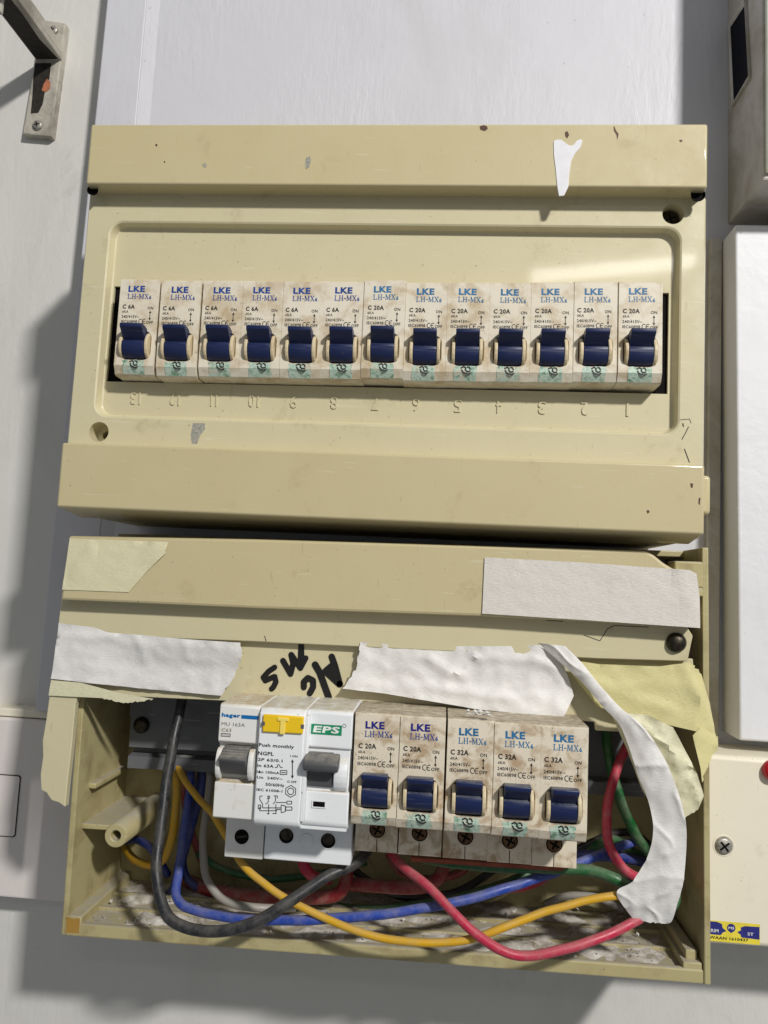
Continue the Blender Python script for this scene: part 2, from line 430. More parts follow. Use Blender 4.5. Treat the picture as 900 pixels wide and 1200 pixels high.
# left-hand pale plastic box below the board
t = empty('surface_box', (-210, 92, -222)); tag(t, 'pale plastic surface box low on the wall beside the open fuse box', 'electrical box')
def child(mb, name, mats, parent, smooth=False, auto=None):
    """build a mesh given in world mm under a parent standing at its own place"""
    me = mb.data(name, mats, smooth)
    if auto: shade_auto(me, auto)
    o = link(name, me, parent); bpy.context.view_layer.update()
    o.matrix_parent_inverse = parent.matrix_world.inverted() if False else Matrix.Identity(4)
    inv = (Matrix.Translation(parent.location) @ parent.rotation_euler.to_matrix().to_4x4()).inverted()
    o.matrix_local = inv
    return o
mb = MB(); mb.box(-330, -129.5, 77, 93, -266, -178, 1.2, 2); child(mb, 'housing', WARM, t, auto=35)
mb = MB(); mb.box(-330, -130, 79, 92.5, -177.6, -173.6, .6); child(mb, 'lid_edge', CREAM_BOX, t)
mb = MB(); mb.wall(rrect(-240, -179.4, -236, -206.5, 1.2), 76.9, 76.3, 0); mb.sheet(rrect(-240, -179.4, -236, -206.5, 1.2), [], 76.3)
child(mb, 'label_plate', WARM, t)
mb = MB()
lp = rrect(-240.5, -178.9, -236.5, -206, 1.4); l2 = rrect(-240, -179.4, -236, -206.5, 1.2)
mb.sheet(lp, [l2], 76.6); child(mb, 'groove', BLACK, t)

# right-hand white trunking
t = empty('trunking', (200, 78, -40)); tag(t, 'white painted upright trunking between the meter box and the cream box', 'trunking')
mb = MB(); mb.prism([(166.5, -162), (260, -162), (260, 80), (163.5, 80)], 55, 80, 1.2, 3); child(mb, 'cover', PANEL, t, auto=35)
mb = MB(); mb.box(157.5, 163.2, 71, 80, -168, 81, .5); child(mb, 'edge_strip', METER, t)

# meter box top right
t = empty('meter_box', (200, 80, 90)); tag(t, 'grimy box with a dark side window above the white trunking', 'meter box')
mb = MB(); mb.prism([(167.5, 90), (260, 90), (260, 330), (166, 330)], 33, 80, 1.0, 2); h = child(mb, 'housing', METER, t, auto=35)
mb = MB(); mb.prism([(168.6, 93), (258, 93), (258, 330), (167.6, 330)], 30.5, 33.5, .8, 2); child(mb, 'front_cover', METER_F, t, auto=35)
w4 = [PX(857, 32, 166.8), PX(874, 6, 166.6), PX(878.5, 88, 166.9), PX(861, 118, 167.1)]
mb = MB(); mb.add([(p.x - .45, p.y, p.z) for p in w4], [(0, 1, 2, 3)]); child(mb, 'side_window', GLASS_DARK, t)
mb = MB()
c4 = sum(w4, Vector()) / 4
o4 = [c4 + (p - c4) * 1.0 for p in w4]; q4 = [c4 + (p - c4) * 1.13 for p in w4]
for i in range(4):
    j = (i + 1) % 4
    mb.add([(o4[i].x - .5, o4[i].y, o4[i].z), (o4[j].x - .5, o4[j].y, o4[j].z), (q4[j].x - 1.3, q4[j].y, q4[j].z), (q4[i].x - 1.3, q4[i].y, q4[i].z)], [(0, 1, 2, 3)])
    mb.add([(q4[i].x - 1.3, q4[i].y, q4[i].z), (q4[j].x - 1.3, q4[j].y, q4[j].z), (q4[j].x + .5, q4[j].y, q4[j].z), (q4[i].x + .5, q4[i].y, q4[i].z)], [(0, 1, 2, 3)])
child(mb, 'window_frame', METER, t)

# cream box right of the open unit
t = empty('isolator_box', (200, 92, -206)); tag(t, 'pale cream box with a red lamp and a blue and yellow sticker', 'electrical box')
mb = MB(); mb.prism([(147, -246.3), (270, -244.5), (270, -168.5), (147, -167)], 45, 92, 2.2, 3); child(mb, 'housing', CREAM_BOX, t, auto=35)
p = P(848, 991, 44.9)
mb = MB(); mb.lathe(p.x, p.z, [(4.6, 44.95), (4.2, 44.7), (3.9, 44.9), (3.7, 45.3)], 24); child(mb, 'screw_recess', CREAM_BOX, t, True)
mb = MB(); mb.lathe(p.x, p.z, [(3.7, 44.92), (3.5, 44.2), (2.6, 43.7), (.01, 43.5)], 24); sc_ = child(mb, 'screw', SCREW, t, True)
mb = MB(); mb.stroke([(p.x - 1.9, p.z - 1.6), (p.x + 1.9, p.z + 1.6)], .8, 43.45, caps=False); mb.stroke([(p.x - 1.6, p.z + 1.9), (p.x + 1.6, p.z - 1.9)], .8, 43.43, caps=False)
child(mb, 'screw_slot', BLACK, t)
p = P(906, 903, 44)
mb = MB(); mb.lathe(p.x, p.z, [(4.4, 45), (4.4, 43), (3.6, 41.6), (1.8, 40.9), (.01, 40.7)], 24); child(mb, 'indicator_lamp', RED_LAMP, t, True)
# sticker
def R2(u0, v0, u1, v1, Y): a, b = P(u0, v0, Y), P(u1, v1, Y); return a.x, b.x, b.z, a.z
mb = MB()
x0, x1, z0, z1 = R2(822, 1077.5, 891, 1107.5, 44.9)
def sx(u): return x0 + (x1 - x0) * (u - 822) / 69
def szz(v): return z1 - (z1 - z0) * (v - 1077) / 31
jag = [(sx(891) - random.uniform(0, .5), szz(1077 + i * 31 / 9)) for i in range(10)]
mb.sheet([(sx(822), szz(1108)), (sx(822), szz(1077))] + jag, [], 44.9, mi=0)
mb.sheet([(sx(a), szz(b)) for a, b in ((822, 1078), (840, 1078.5), (846, 1081), (847, 1087), (851.5, 1091.5), (847, 1094), (845, 1098), (822, 1098))], [], 44.84, mi=1)
mb.sheet([(sx(a), szz(b)) for a, b in ((890, 1081), (873, 1081.5), (868, 1084), (868.5, 1088), (864, 1091.5), (868, 1095), (869, 1099), (890, 1100))], [], 44.84, mi=1)
mb.disc(sx(857), szz(1086), 44.84, 1.75, 16, 1)
mb.sheet([(sx(854), szz(1089.5)), (sx(860), szz(1089.5)), (sx(857), szz(1094))], [], 44.83, mi=1)
mb.text('MS', sx(853.6), sx(860.4), szz(1088), szz(1084), 44.78, 2, .02)
mb.text('SIRIM', sx(829), sx(842), szz(1094.5), szz(1089.5), 44.78, 2, .015)
mb.text('ST', sx(876), sx(883), szz(1095), szz(1090.5), 44.78, 2, .015)
mb.text('WAAN 1610437', sx(831.5), sx(877), szz(1104.5), szz(1100), 44.8, 3, .02)
child(mb, 'sticker', [STICK_YEL, STICK_BLU, INK_WHITE, INK_BLACK], t)

# iron bracket top left
t = empty('shelf_bracket', (-208, 92, 180)); tag(t, 'rusty painted iron bracket screwed to the wall, its arm reaching out', 'bracket')
mb = MB()
pl = [P(27, 158, 88), P(61, 161, 88), P(78, 28, 88), P(50, 24, 88)]
mb.prism([(p.x, p.z) for p in pl], 87, 92.5, .9, 2); child(mb, 'wall_plate', RUSTY, t, auto=40)
a, b = P(41, 70, 86), P(71, 74, 86)
mb = MB(); mb.box(a.x, b.x, 24, 87.5, a.z + .4, a.z + 3.6, .7, 2)
child(mb, 'arm', RUSTY, t, auto=40)
mb = MB(); mb.box(b.x - 3.4, b.x - .2, 24, 87, a.z + 3.4, a.z + 10, .8, 2); child(mb, 'arm_flange', RUSTY, t, auto=40)
mb = MB(); mb.sheet([(a.x + .5, 24.5), (b.x - 4.5, 24.5), (b.x - 3.2, 50), (b.x - 4, 70), (b.x - 1.5, 86), (a.x + .6, 86), (a.x + .9, 60)], [], 0)
mb.v = [(v[0], v[2], a.z + .34) for v in mb.v]; child(mb, 'dark_underside', BARE, t)  # darker sheet over the underside of the arm
mb = MB()
bl = [(41, 74), (60, 74), (58, 92), (54, 100), (50, 122), (45, 132), (36, 133), (38, 112), (39, 92)]
mb.sheet([(P(u, v, 86.9).x + .25 * nz(u, v), P(u, v, 86.9).z) for u, v in bl], [], 86.85); child(mb, 'bare_patch', BARE, t)
mb = MB(); mb.sheet([(P(u, v, 86.8).x, P(u, v, 86.8).z) for u, v in ((55, 92), (59, 96), (59, 103), (54, 108), (49, 106), (51, 99))], [], 86.78); child(mb, 'rust_patch', ORANGE, t)
for u, v in ((43.5, 146), (61.5, 35)):
    p = P(u, v, 86)
    mb = MB(); mb.lathe(p.x, p.z, [(3.0, 87.1), (2.9, 86.2), (2.0, 85.6), (.01, 85.5)], 20); s_ = child(mb, 'screw', SCREW, t, True)
    mb = MB(); mb.stroke([(p.x - 1.4, p.z - .4), (p.x + 1.4, p.z + .4)], .6, 85.44, caps=False); mb.stroke([(p.x - .4, p.z + 1.4), (p.x + .4, p.z - 1.4)], .6, 85.42, caps=False); child(mb, 'screw_slot', BLACK, t)
p = P(6, 8, 40)
mb = MB(); mb.box(p.x - 9, p.x - 1, 38, 41, p.z - 4, p.z + 30, .8, 2); child(mb, 'end_flange', RUSTY, t, auto=40)

# ================================================================== upper unit
UP = empty('distribution_board', (0, 80, 10))
tag(UP, 'complete cream fuse box above, with a row of thirteen breakers and its cover on', 'fuse box')
def bar(mb, z0, z1, y0, y1, hw0, hw1, dz=2.0, xo=0.0, bev=1.0, mi=0, under=0.0):
    mb.prism([(-hw0 + xo, z0), (hw0 + xo, z0), (hw0 + xo, z1), (-hw0 + xo, z1)], y0, y1, bev, 5, mi,
             back=[(-hw1 + xo, z0 - under), (hw1 + xo, z0 - under), (hw1 + xo, z1 + dz), (-hw1 + xo, z1 + dz)])
mb = MB()
bar(mb, 68.2, 96.0, 0, 30, 132.4, 136.3, 2)
bar(mb, -74.6, -47.0, 0, 30, 132.4, 136.3, 0, under=2)
REC = rrect(-124.5, 125.3, -33.8, 56.0, 6.5, 8); REC1 = rrect(-123.8, 124.6, -33.1, 55.3, 6.0, 8)
REC2 = rrect(-122.8, 123.6, -32.1, 54.3, 5.2, 8); REC3 = rrect(-122.2, 123.0, -31.5, 53.7, 4.8, 8)
OUT0 = rrect(-134.4, 134.4, -48, 69, .8, 2)
H1, H2 = circ(121.5, 61.4, 4.5, 24), circ(-121, -40.2, 4.4, 24)
CUT = [(-121.6, -16.6), (121.4, -15.2), (121.4, 28.6), (-121.6, 27.2)]
mb.sheet(OUT0, [REC, H1, H2], 9.0, mi=1)
mb.wall(REC, 9.0, 9.4, 1, REC1); mb.wall(REC1, 9.4, 12.8, 1, REC2); mb.wall(REC2, 12.8, 13.2, 1, REC3)
mb.sheet(REC3, [CUT], 13.2, mi=1); mb.wall(CUT, 13.2, 16.0, 1)
mb.wall(OUT0, 9.0, 10.0, 1, rrect(-135.2, 135.2, -48, 69, .8, 2))
mb.wall(rrect(-135.2, 135.2, -48, 69, .8, 2), 10.0, 30, 1, rrect(-136.3, 136.3, -48, 69, .8, 2))
for H in (H1, H2):
    c = (sum(p[0] for p in H) / 24, sum(p[1] for p in H) / 24)
    mb.wall(H, 9.0, 17, 1); mb.sheet(circ(*c, 4.5, 24), [circ(*c, 2.0, 12)], 17, mi=1); mb.wall(circ(*c, 2.0, 12), 17, 26, 1)
cover = child(mb, 'cover', [CREAM_BAR, CREAM], UP, auto=38)
for p in cover.data.polygons: pass
# embossed, upside-down way numbers
for n in range(1, 14):
    xc = -107.5 + (13 - n) * 17.72
    wdt = 1.0 if n == 1 else 2.7 if n == 11 else 4.4 if n > 9 else 3.1
    mb = MB(); mb.text(str(n), xc - wdt / 2, xc + wdt / 2, -26.6 + (13 - n) * .12, -21.0 + (13 - n) * .12, 12.7, 0, .0, rot=1)
    # give the digit its raised thickness
    b = bmesh.new(); vv = [b.verts.new(v) for v in mb.v]
    for f in mb.f:
        try: b.faces.new([vv[i] for i in f])
        except ValueError: pass
    r = bmesh.ops.extrude_face_region(b, geom=list(b.faces)); 
    for g in r['geom']:
        if isinstance(g, bmesh.types.BMVert): g.co.y += .6
    bmesh.ops.recalc_face_normals(b, faces=b.faces)
    mb = MB().bm(b); d = child(mb, 'embossed_number', CREAM, UP); d.parent = cover; d.matrix_local = Matrix.Identity(4)
def on_cover(mb, name, mat, par=None, auto=None):
    me = mb.data(name, mat)
    if auto: shade_auto(me, auto)
    o = link(name, me, par or cover); return o
# screw in one hole, blank stub in the bar ends, latch bulge
mb = MB(); mb.lathe(121.5, 61.4, [(3.9, 15.2), (3.8, 14.2), (2.6, 13.2), (.01, 13.0)], 20); on_cover(mb, 'cover_screw', DARK_SCREW, auto=60)
mb = MB(); mb.stroke([(119.3, 60.6), (123.6, 62.2)], .9, 12.95, caps=False); mb.stroke([(120.7, 63.5), (122.3, 59.4)], .9, 12.93, caps=False); on_cover(mb, 'screw_slot', BLACK)
mb = MB(); mb.lathe(129.8, 66.9, [(3.0, 3.2), (2.6, 4.2), (.01, 4.4)], 16); on_cover(mb, 'snap_hole', BLACK)
mb = MB(); mb.lathe(-130.6, 67.2, [(2.6, 3.0), (2.2, 4.0), (.01, 4.2)], 14); on_cover(mb, 'snap_hole', BLACK)
mb = MB(); mb.box(132.5, 137.0, 6, 26, -66, -50, 1.6, 3); on_cover(mb, 'latch_tab', CREAM_BAR, auto=40)
# marks on the top bar and elsewhere
mb = MB()
def spl(pts, Y): return [(P(u, v, Y).x, P(u, v, Y).z) for u, v in pts]
mb.prism(spl([(648.5, 166), (652, 163.8), (658, 164), (664, 169), (668, 171), (672, 170), (676, 165), (681, 163), (682.5, 166), (680, 173), (673, 181), (669, 190), (667, 205), (666, 219), (661, 229.5), (655, 230), (653, 219), (651, 198), (649, 182)], -.1), -.32, .1, .12, 2)
on_cover(mb, 'paint_splash', PAINT)
mb = MB()
for c in ([(562, 148), (567, 146.5), (571, 148), (571.5, 151), (568, 153.5), (563, 152)], [(662, 155), (665, 153.5), (667, 158), (665, 162), (662.5, 160)], [(719, 148), (720, 148), (722, 153), (725, 157), (723.5, 164), (722.5, 158), (719.5, 153)],
          [(796, 164), (799, 163.5), (800, 165.5), (797, 166.5)], [(757.5, 598.5), (760, 597.5), (761.5, 600), (759, 602)], [(182, 169), (184, 168.5), (184.5, 171), (182.5, 171.5)], [(192, 189), (193.5, 188.5), (193.5, 190.5), (192, 190.5)],
          [(809, 566), (812.5, 567), (811.5, 572), (809.5, 571)], [(819, 583), (821, 584), (820, 592), (818.5, 590)]):
    mb = MB(); mb.sheet(spl(c, -.08), [], -.08); on_cover(mb, 'brown_speck', SPOT)
mb = MB(); mb.sheet(spl([(359, 185), (363, 183), (364.5, 188), (362, 196), (358.5, 198), (357.5, 192)], -.08), [], -.08); on_cover(mb, 'grey_scuff', SILVER)
mb = MB(); mb.sheet(spl([(237, 192.5), (240, 191), (242.5, 193), (241, 196.5), (238.5, 195.5)], -.08), [], -.08); on_cover(mb, 'grey_scuff', SILVER)
mb = MB(); mb.sheet(spl([(226, 496), (240, 496), (240, 503), (234, 511), (231, 520), (225, 520), (223.5, 511)], 8.92), [], 8.92)
on_cover(mb, 'grey_scuff', SILVER)
mb = MB()
def ps(pts, Y, wd): mb.stroke([(P(u, v, Y).x, P(u, v, Y).z) for u, v in pts], wd, Y, caps=False)
ps([(807, 500), (803, 508), (799, 515)], 8.93, .35); ps([(802, 526), (805, 534), (808, 542)], 8.93, .4); ps([(797, 492), (808, 491), (810, 496)], 8.93, .25); ps([(800, 496), (801, 500)], 8.93, .5)
on_cover(mb, 'hairline_cracks', INK_BLACK)
# base tray behind the cover
mb = MB()
mb.box(-128.3, 128.3, 76, 80, -68, 92, 0)
for a in ((-128.3, -125.8), (125.8, 128.3)): mb.box(a[0], a[1], 29, 76, -75, 92, .4)
mb.box(-128.3, 131, 31, 76, -76.4, -73.5, .4); mb.box(-125.8, 125.8, 29, 76, 89.5, 92, .4)
child(mb, 'base', CREAM_DIRTY_SHADED, UP)
mb = MB(); mb.box(-122, 122, 62, 64, -12, 23, .3); child(mb, 'mounting_rail', RAIL, UP)
mb = MB(); mb.box(-124, -114.6, 14.6, 16, -18, 29, 0); child(mb, 'gap_shade_strip', BLACK, UP)  # black strip added as painted shade for the depth of the left gap
mb = MB(); mb.box(116.6, 124, 14.6, 16, -18, 30, 0); child(mb, 'gap_shade_strip', BLACK, UP)  # same painted shade strip in the right gap

# ================================================================== breakers
def breaker_parts(mat, rating, brand_ink, low):
    """local mm: origin at the middle of the front face, x right, y into the wall, z up"""
    parts = []
    hw = 8.72; mb = MB()
    face = [(-hw, -17.2), (hw, -17.2), (hw, 20.6), (-hw, 20.6)]
    well = rrect(-7.1, 7.1, -15.0, -1.6, 3.6, 5); well2 = rrect(-6.7, 6.7, -14.6, -2.0, 3.3, 5)
    mb.sheet(face, [well], 0); mb.wall(well, 0, .5, 0, well2); mb.wall(well2, .5, 5, 0); mb.sheet(well2, [], 5)
    # edges of the nose: small round on the sides, bevel at the foot, shoulder at the head
    e = .35
    prof = [(0, 20.6), (.5, 21.2), (1.4, 21.4), (36, 21.4), (36, 40.5), (62, 40.5), (62, -37.0), (21, -37.0), (21, -21.2), (2.9, -21.2), (1.9, -20.6), (0, -17.2)]
    n = len(prof)
    for sgn in (-1, 1):
        vs = [(sgn * hw, p[0], p[1]) for p in prof]
        vs2 = [(sgn * (hw + .12), max(p[0], .35), p[1]) for p in prof]
        mb.add(vs + vs2, [(i, (i + 1) % n, n + (i + 1) % n, n + i) for i in range(n)])
        tri, pts = cdt([(p[0] + i * 1e-4, p[1]) for i, p in enumerate([(max(q[0], .35), q[1]) for q in prof])])
        mb.add([(sgn * (hw + .12), p[0], p[1]) for p in pts], tri)
    for i in range(n - 1):
        a, b = prof[i], prof[i + 1]
        mb.add([(-hw, a[0], a[1]), (hw, a[0], a[1]), (hw, b[0], b[1]), (-hw, b[0], b[1])], [(0, 1, 2, 3)])
    if low:
        mb.add([(-.15, 20.93, -23), (.15, 20.93, -23), (.15, 20.93, -37), (-.15, 20.93, -37)], [(0, 1, 2, 3)], 1)
    parts.append(('housing', mb.data('housing', [mat, BLACK]), None))
    # toggle: barrel and lever tip
    mb = MB()
    arc = [(-2.5 + 5.0 * math.cos(math.radians(t)), -8.6 + 5.6 * math.sin(math.radians(t))) for t in range(16, -91, -12)]
    prof = [(-2.5, -1.4), (2.0, -.6), (5.6, -.5), (6.1, -.9), (6.0, -2.2), (5.7, -2.5), (.7, -6.6)] + arc
    mb.xprism([(-q[0], q[1]) for q in prof], -4.85, 4.85, .28, 2); tg = mb.data('toggle', BLUE_TOG); shade_auto(tg, 30); parts.append(('toggle', tg, None))
    for sgn in (-1, 1):
        mb = MB(); pr = [(-1.8 + 4.6 * math.cos(math.radians(t)), -8.4 + 5.9 * math.sin(math.radians(t))) for t in range(0, 360, 20)]
        mb.xprism([(-q[0], q[1]) for q in pr], 5.0 * sgn, 6.35 * sgn, .3, 2); ck = mb.data('cheek', CHEEK); shade_auto(ck, 40); parts.append(('cheek', ck, None))
    # print
    f = lambda x0, x1, t0, t1: (-8.85 + x0, -8.85 + x1, 21 - t1, 21 - t0)
    dx = random.uniform(-.2, .3)
    mb = MB(); y = -.06
    mb.text('LKE', *f(4.4 + dx, 11.8 + dx, 2.7, 5.5), y, 0, .045)
    # serifed model letters as strokes
    def gl(ch, x, w_, b0, b1, y):
        s = lambda *pp: mb.stroke([(x + w_ * p[0], b0 + (b1 - b0) * p[1]) for p in pp], .34, y, 1, False)
        th = lambda *pp: mb.stroke([(x + w_ * p[0], b0 + (b1 - b0) * p[1]) for p in pp], .2, y - .004, 1, False)
        if ch == 'L': s((.25, 0), (.25, 1)); th((0, .04), (.95, .04), (.95, .35)); th((0, .96), (.5, .96))
        if ch == 'H': s((.2, 0), (.2, 1)); s((.8, 0), (.8, 1)); th((.2, .5), (.8, .5)); [th((a, b), (a + .36, b)) for a in (.02, .62) for b in (.04, .96)]
        if ch == '-': s((0, .42), (1, .42))
        if ch == 'M': th((.14, 0), (.14, 1)); s((.14, 1), (.5, .1)); th((.5, .1), (.86, 1)); s((.86, 0), (.86, 1)); [th((a, b), (a + .3, b)) for a in (0, .7) for b in (.04, .96)]
        if ch == 'X': s((.15, 1), (.85, 0)); th((.15, 0), (.85, 1)); [th((a, b), (a + .36, b)) for a in (0, .64) for b in (.04, .96)]
        if ch == '6': s((.8, 1), (.3, .75), (.15, .4), (.3, .05), (.7, .05), (.85, .3), (.6, .55), (.2, .42))
    xx = -8.85 + 4.2 + dx; zb, zt = 21 - 8.6, 21 - 6.3
    for ch, w_ in (('L', 1.7), ('H', 1.9), ('-', .8), ('M', 2.2), ('X', 1.9)): gl(ch, xx, w_, zb, zt, y); xx += w_ + .25
    gl('6', xx, .95, zb, zb + 1.45, y)
    parts.append(('brand_print', mb.data('brand_print', brand_ink), None))
    mb = MB()
    mb.text('C ' + rating, *f(1.7, 8.6 if len(rating) > 2 else 7.2, 11.2, 13.2), y, 0, .035)
    mb.text('6KA', *f(1.75, 4.5, 13.9, 15.0), y, 0, .015)
    mb.text('240/415V~', *f(1.6, 9.5, 16.0, 17.3), y, 0, .018)
    mb.text('IEC60898', *f(1.6, 8.7, 18.2, 19.5), y, 0, .018)
    mb.text('ON', *f(12.9, 15.5, 12.1, 13.4), y, 0, .02); mb.text('OFF', *f(12.7, 15.8, 18.5, 19.8), y, 0, .02)
    xa = -8.85 + 14.2
    mb.stroke([(xa, 21 - 14.6), (xa, 21 - 17.6)], .28, y, 0, False)
    mb.add([(xa - .55, y, 21 - 15), (xa + .55, y, 21 - 15), (xa, y, 21 - 13.9), (xa - .55, y, 21 - 17.2), (xa + .55, y, 21 - 17.2), (xa, y, 21 - 18.3)], [(0, 1, 2), (3, 5, 4)])
    for cx, full in ((-8.85 + 10.3, 0), (-8.85 + 11.9, 1)):
        mb.stroke([(cx + .9 * math.cos(math.radians(t)), 21 - 18.7 + 1.0 * math.sin(math.radians(t))) for t in range(60, 301, 30)], .3, y, 0, False)
        if full: mb.stroke([(cx - .8, 21 - 18.7), (cx + .2, 21 - 18.7)], .3, y, 0, False)
    parts.append(('rating_print', mb.data('rating_print', INK_BLACK), None))
    # approval film folded over the foot bevel
    mb = MB()
    x0, x1 = -4.6, 4.7
    rows = [(-.07, -14.9), (-.07, -16.2), (-.08, -17.25), (.9, -19.1), (1.85, -20.65)]
    nx = 8; vs = []
    for k, (yy, zz) in enumerate(rows):
        for i in range(nx + 1):
            vs.append((x0 + (x1 - x0) * i / nx + (random.uniform(-.45, .45) if i in (0, nx) else 0), yy - .02, zz + (random.uniform(-.3, .3) if k == 0 else 0)))
    mb.add(vs, [(k * (nx + 1) + i, k * (nx + 1) + i + 1, (k + 1) * (nx + 1) + i + 1, (k + 1) * (nx + 1) + i) for k in range(4) for i in range(nx)])
    parts.append(('approval_sticker', mb.data('approval_sticker', HOLO), None))
    mb = MB(); yy = -.16; cx, cz, q = .5, -16.6, 1.0
    def em(*pp): mb.stroke([(cx + a * q, cz + b * q) for a, b in pp], .58, yy, 0, True)
    em((-1.9, 1.0), (-.9, 1.5), (-.1, 1.0), (-.2, .1), (.5, -.5), (1.6, -.3)); em((1.9, -1.1), (.9, -1.6), (-.3, -1.3), (-1.3, -.6), (-1.7, .1)); em((1.7, .5), (1.3, 1.3), (.6, 1.4))
    parts.append(('emblem', mb.data('emblem', INK_BLACK), 'approval_sticker'))
    if low:
        mb = MB(); mb.disc(0, -28.2, 20.95, 3.4, 22); parts.append(('terminal_hole', mb.data('terminal_hole', BLACK), None))
        mb = MB(); mb.lathe(0, -28.2, [(3.9, 20.98), (3.8, 20.6), (3.35, 20.6), (3.2, 20.9)], 22); tm = mb.data('terminal_rim', MCB_LOW); shade_auto(tm, 60); parts.append(('terminal_rim', tm, None))
        mb = MB(); mb.lathe(0, -28.2, [(2.85, 20.93), (2.75, 20.3), (2.1, 19.9), (.01, 19.8)], 20); tm = mb.data('terminal_screw', BRASS); shade_auto(tm, 50); parts.append(('terminal_screw', tm, None))
        mb = MB(); mb.stroke([(-1.9, -27.3), (1.9, -29.1)], .8, 19.72, caps=False); mb.stroke([(.9, -26.3), (-.9, -30.1)], .8, 19.7, caps=False); parts.append(('screw_slot', mb.data('screw_slot', BLACK), 'terminal_screw'))
    return parts
def place(parts, label, group, loc, roll=0.0):
    r = empty('circuit_breaker', loc, roll); tag(r, label, 'circuit breaker', group)
    made = {}
    for nm, me, par in parts:
        o = link(nm, me, made.get(par, r)); made.setdefault(nm, o)
        if nm == 'approval_sticker': o.location.x = random.uniform(-.45, .35) * S
        if nm.endswith('_print'): o.location.x = random.uniform(-.3, .25) * S; o.location.z = random.uniform(-.25, .25) * S; o.rotation_euler.y = math.radians(random.uniform(-.7, .7))
        if nm == 'emblem': o.location.x = random.uniform(-.4, .4) * S; o.scale = (random.uniform(.85, 1.05), 1, 1)
        if nm == 'toggle': o.rotation_euler.x = math.radians(random.uniform(-2.5, 1.0)); o.location.x = random.uniform(-.1, .1) * S
    return r
U6 = [breaker_parts(MCB_UP, '6A', [INK_BLUE, INK_BLUE], False) for _ in range(3)]; U20 = [breaker_parts(MCB_UP, '20A', [INK_TEAL, INK_TEAL], False) for _ in range(3)]
ORD = ['first', 'second', 'third', 'fourth', 'fifth', 'sixth', 'seventh']
xs = [-114.1, -95.4, -76.9, -59.3, -41.7, -24.3, -7.0, 10.7, 28.2, 45.7, 62.8, 80.3, 98.3]
for i in range(13):
    n = 13 - i
    if i == 0: lab = 'stained C 6A breaker at the left end of the upper row, above embossed number 13'
    elif i < 6: lab = '%s C 6A breaker from the left in the upper row, above embossed number %d' % (ORD[i], n)
    elif i < 12: lab = '%s C 20A breaker in the upper row counting from the left, above number %d' % (ORD[i - 6], n)
    else: lab = 'C 20A breaker at the right end of the upper row beside the black gap'
    dz = (0.3, -.2, 0, 0, -.1, 0, .5, -.2, -.1, 0, .1, .45, .55)[i]
    place(U6[i % 3] if i < 6 else U20[i % 3], lab, 'breakers in the upper row', (xs[i] + 8.85, 2.4 + (.5, 0, .3, .3, .2, .2, -.3, .2, .1, .1, 0, -.3, -.4)[i], 5.0 + .16 * i + dz), -.45 + (.5 if i == 0 else 0))
L20 = [breaker_parts(MCB_LOW, '20A', [INK_NAVY, INK_BLUE], True) for _ in range(2)]; L32 = [breaker_parts(MCB_LOW, '32A', [INK_TEAL, INK_TEAL], True) for _ in range(3)]
lx = [-.2, 17.0, 35.4, 53.1, 70.6]
for i in range(5):
    lab = ('C 20A breaker in the open box, right beside the white residual current device', 'second C 20A breaker in the open box, left of the C 32A breakers', 'first C 32A breaker in the open box, with a white flake on top',
           'middle one of the three C 32A breakers in the open box', 'last C 32A breaker in the open box, beside the hanging tape')[i]
    place(L20[i % 2] if i < 2 else L32[i % 3], lab, 'breakers in the open lower box', (lx[i] + 8.85, -9 + (0, 0, .3, 0, 0)[i], -171.0 - .1 * i), -.3)

# ================================================================== lower unit (cover broken off below)
LC = Vector((8.5, 80, -166))
LOW = empty('open_distribution_board', LC, -.8)
tag(LOW, 'open cream fuse box below, its cover broken away so the wiring shows', 'fuse box')
def lchild(mb, name, mats, parent=None, smooth=False, auto=None):
    mb.v = [(v[0] - LC.x, v[1] - LC.y, v[2] - LC.z) for v in mb.v]
    me = mb.data(name, mats, smooth)
    if auto: shade_auto(me, auto)
    return link(name, me, parent or LOW)
X0, X1, ZB, ZT, RY = -126.6, 142.8, -254.2, -80.0, 23.2
mb = MB()
mb.box(X0 + 2.4, X1 - 2.4, 76, 79, ZB + 3, ZT - 3, 0)                                  # back
mb.prism([(X0, ZB), (X0 + 2.6, ZB), (X0 + 2.6, ZT - 6), (X0, ZT - 6)], RY, 78.5, .5, 2)      # sides
mb.prism([(X1 - 2.6, ZB), (X1, ZB), (X1, ZT), (X1 - 2.6, ZT)], RY - 1, 78.5, .5, 2)
mb.box(X0 + 2.2, X1 - 2.2, RY + 1.5, 78, ZB + .2, ZB + 4.2, .5)                          # floor
mb.box(X0 + 2.2, X1 - 2.2, RY + 24, 78, ZT - 3, ZT - .3, .5)                             # top
mb.box(X0 + 2.4, X1 - 2.4, 40, 42, ZB + 4, ZB + 5.4, .3); mb.box(X0 + 2.4, X1 - 2.4, 56, 58, ZB + 4, ZB + 5.6, .3)
mb.prism([(X0 + 2.0, ZB - .2), (X1 - 2.0, ZB - .2), (X1 - 2.0, ZB + 5.2), (X0 + 2.0, ZB + 5.0)], RY - .3, RY + 2.6, .7, 2)
base = lchild(mb, 'base', CREAM_DIRTY_SHADED, auto=38)
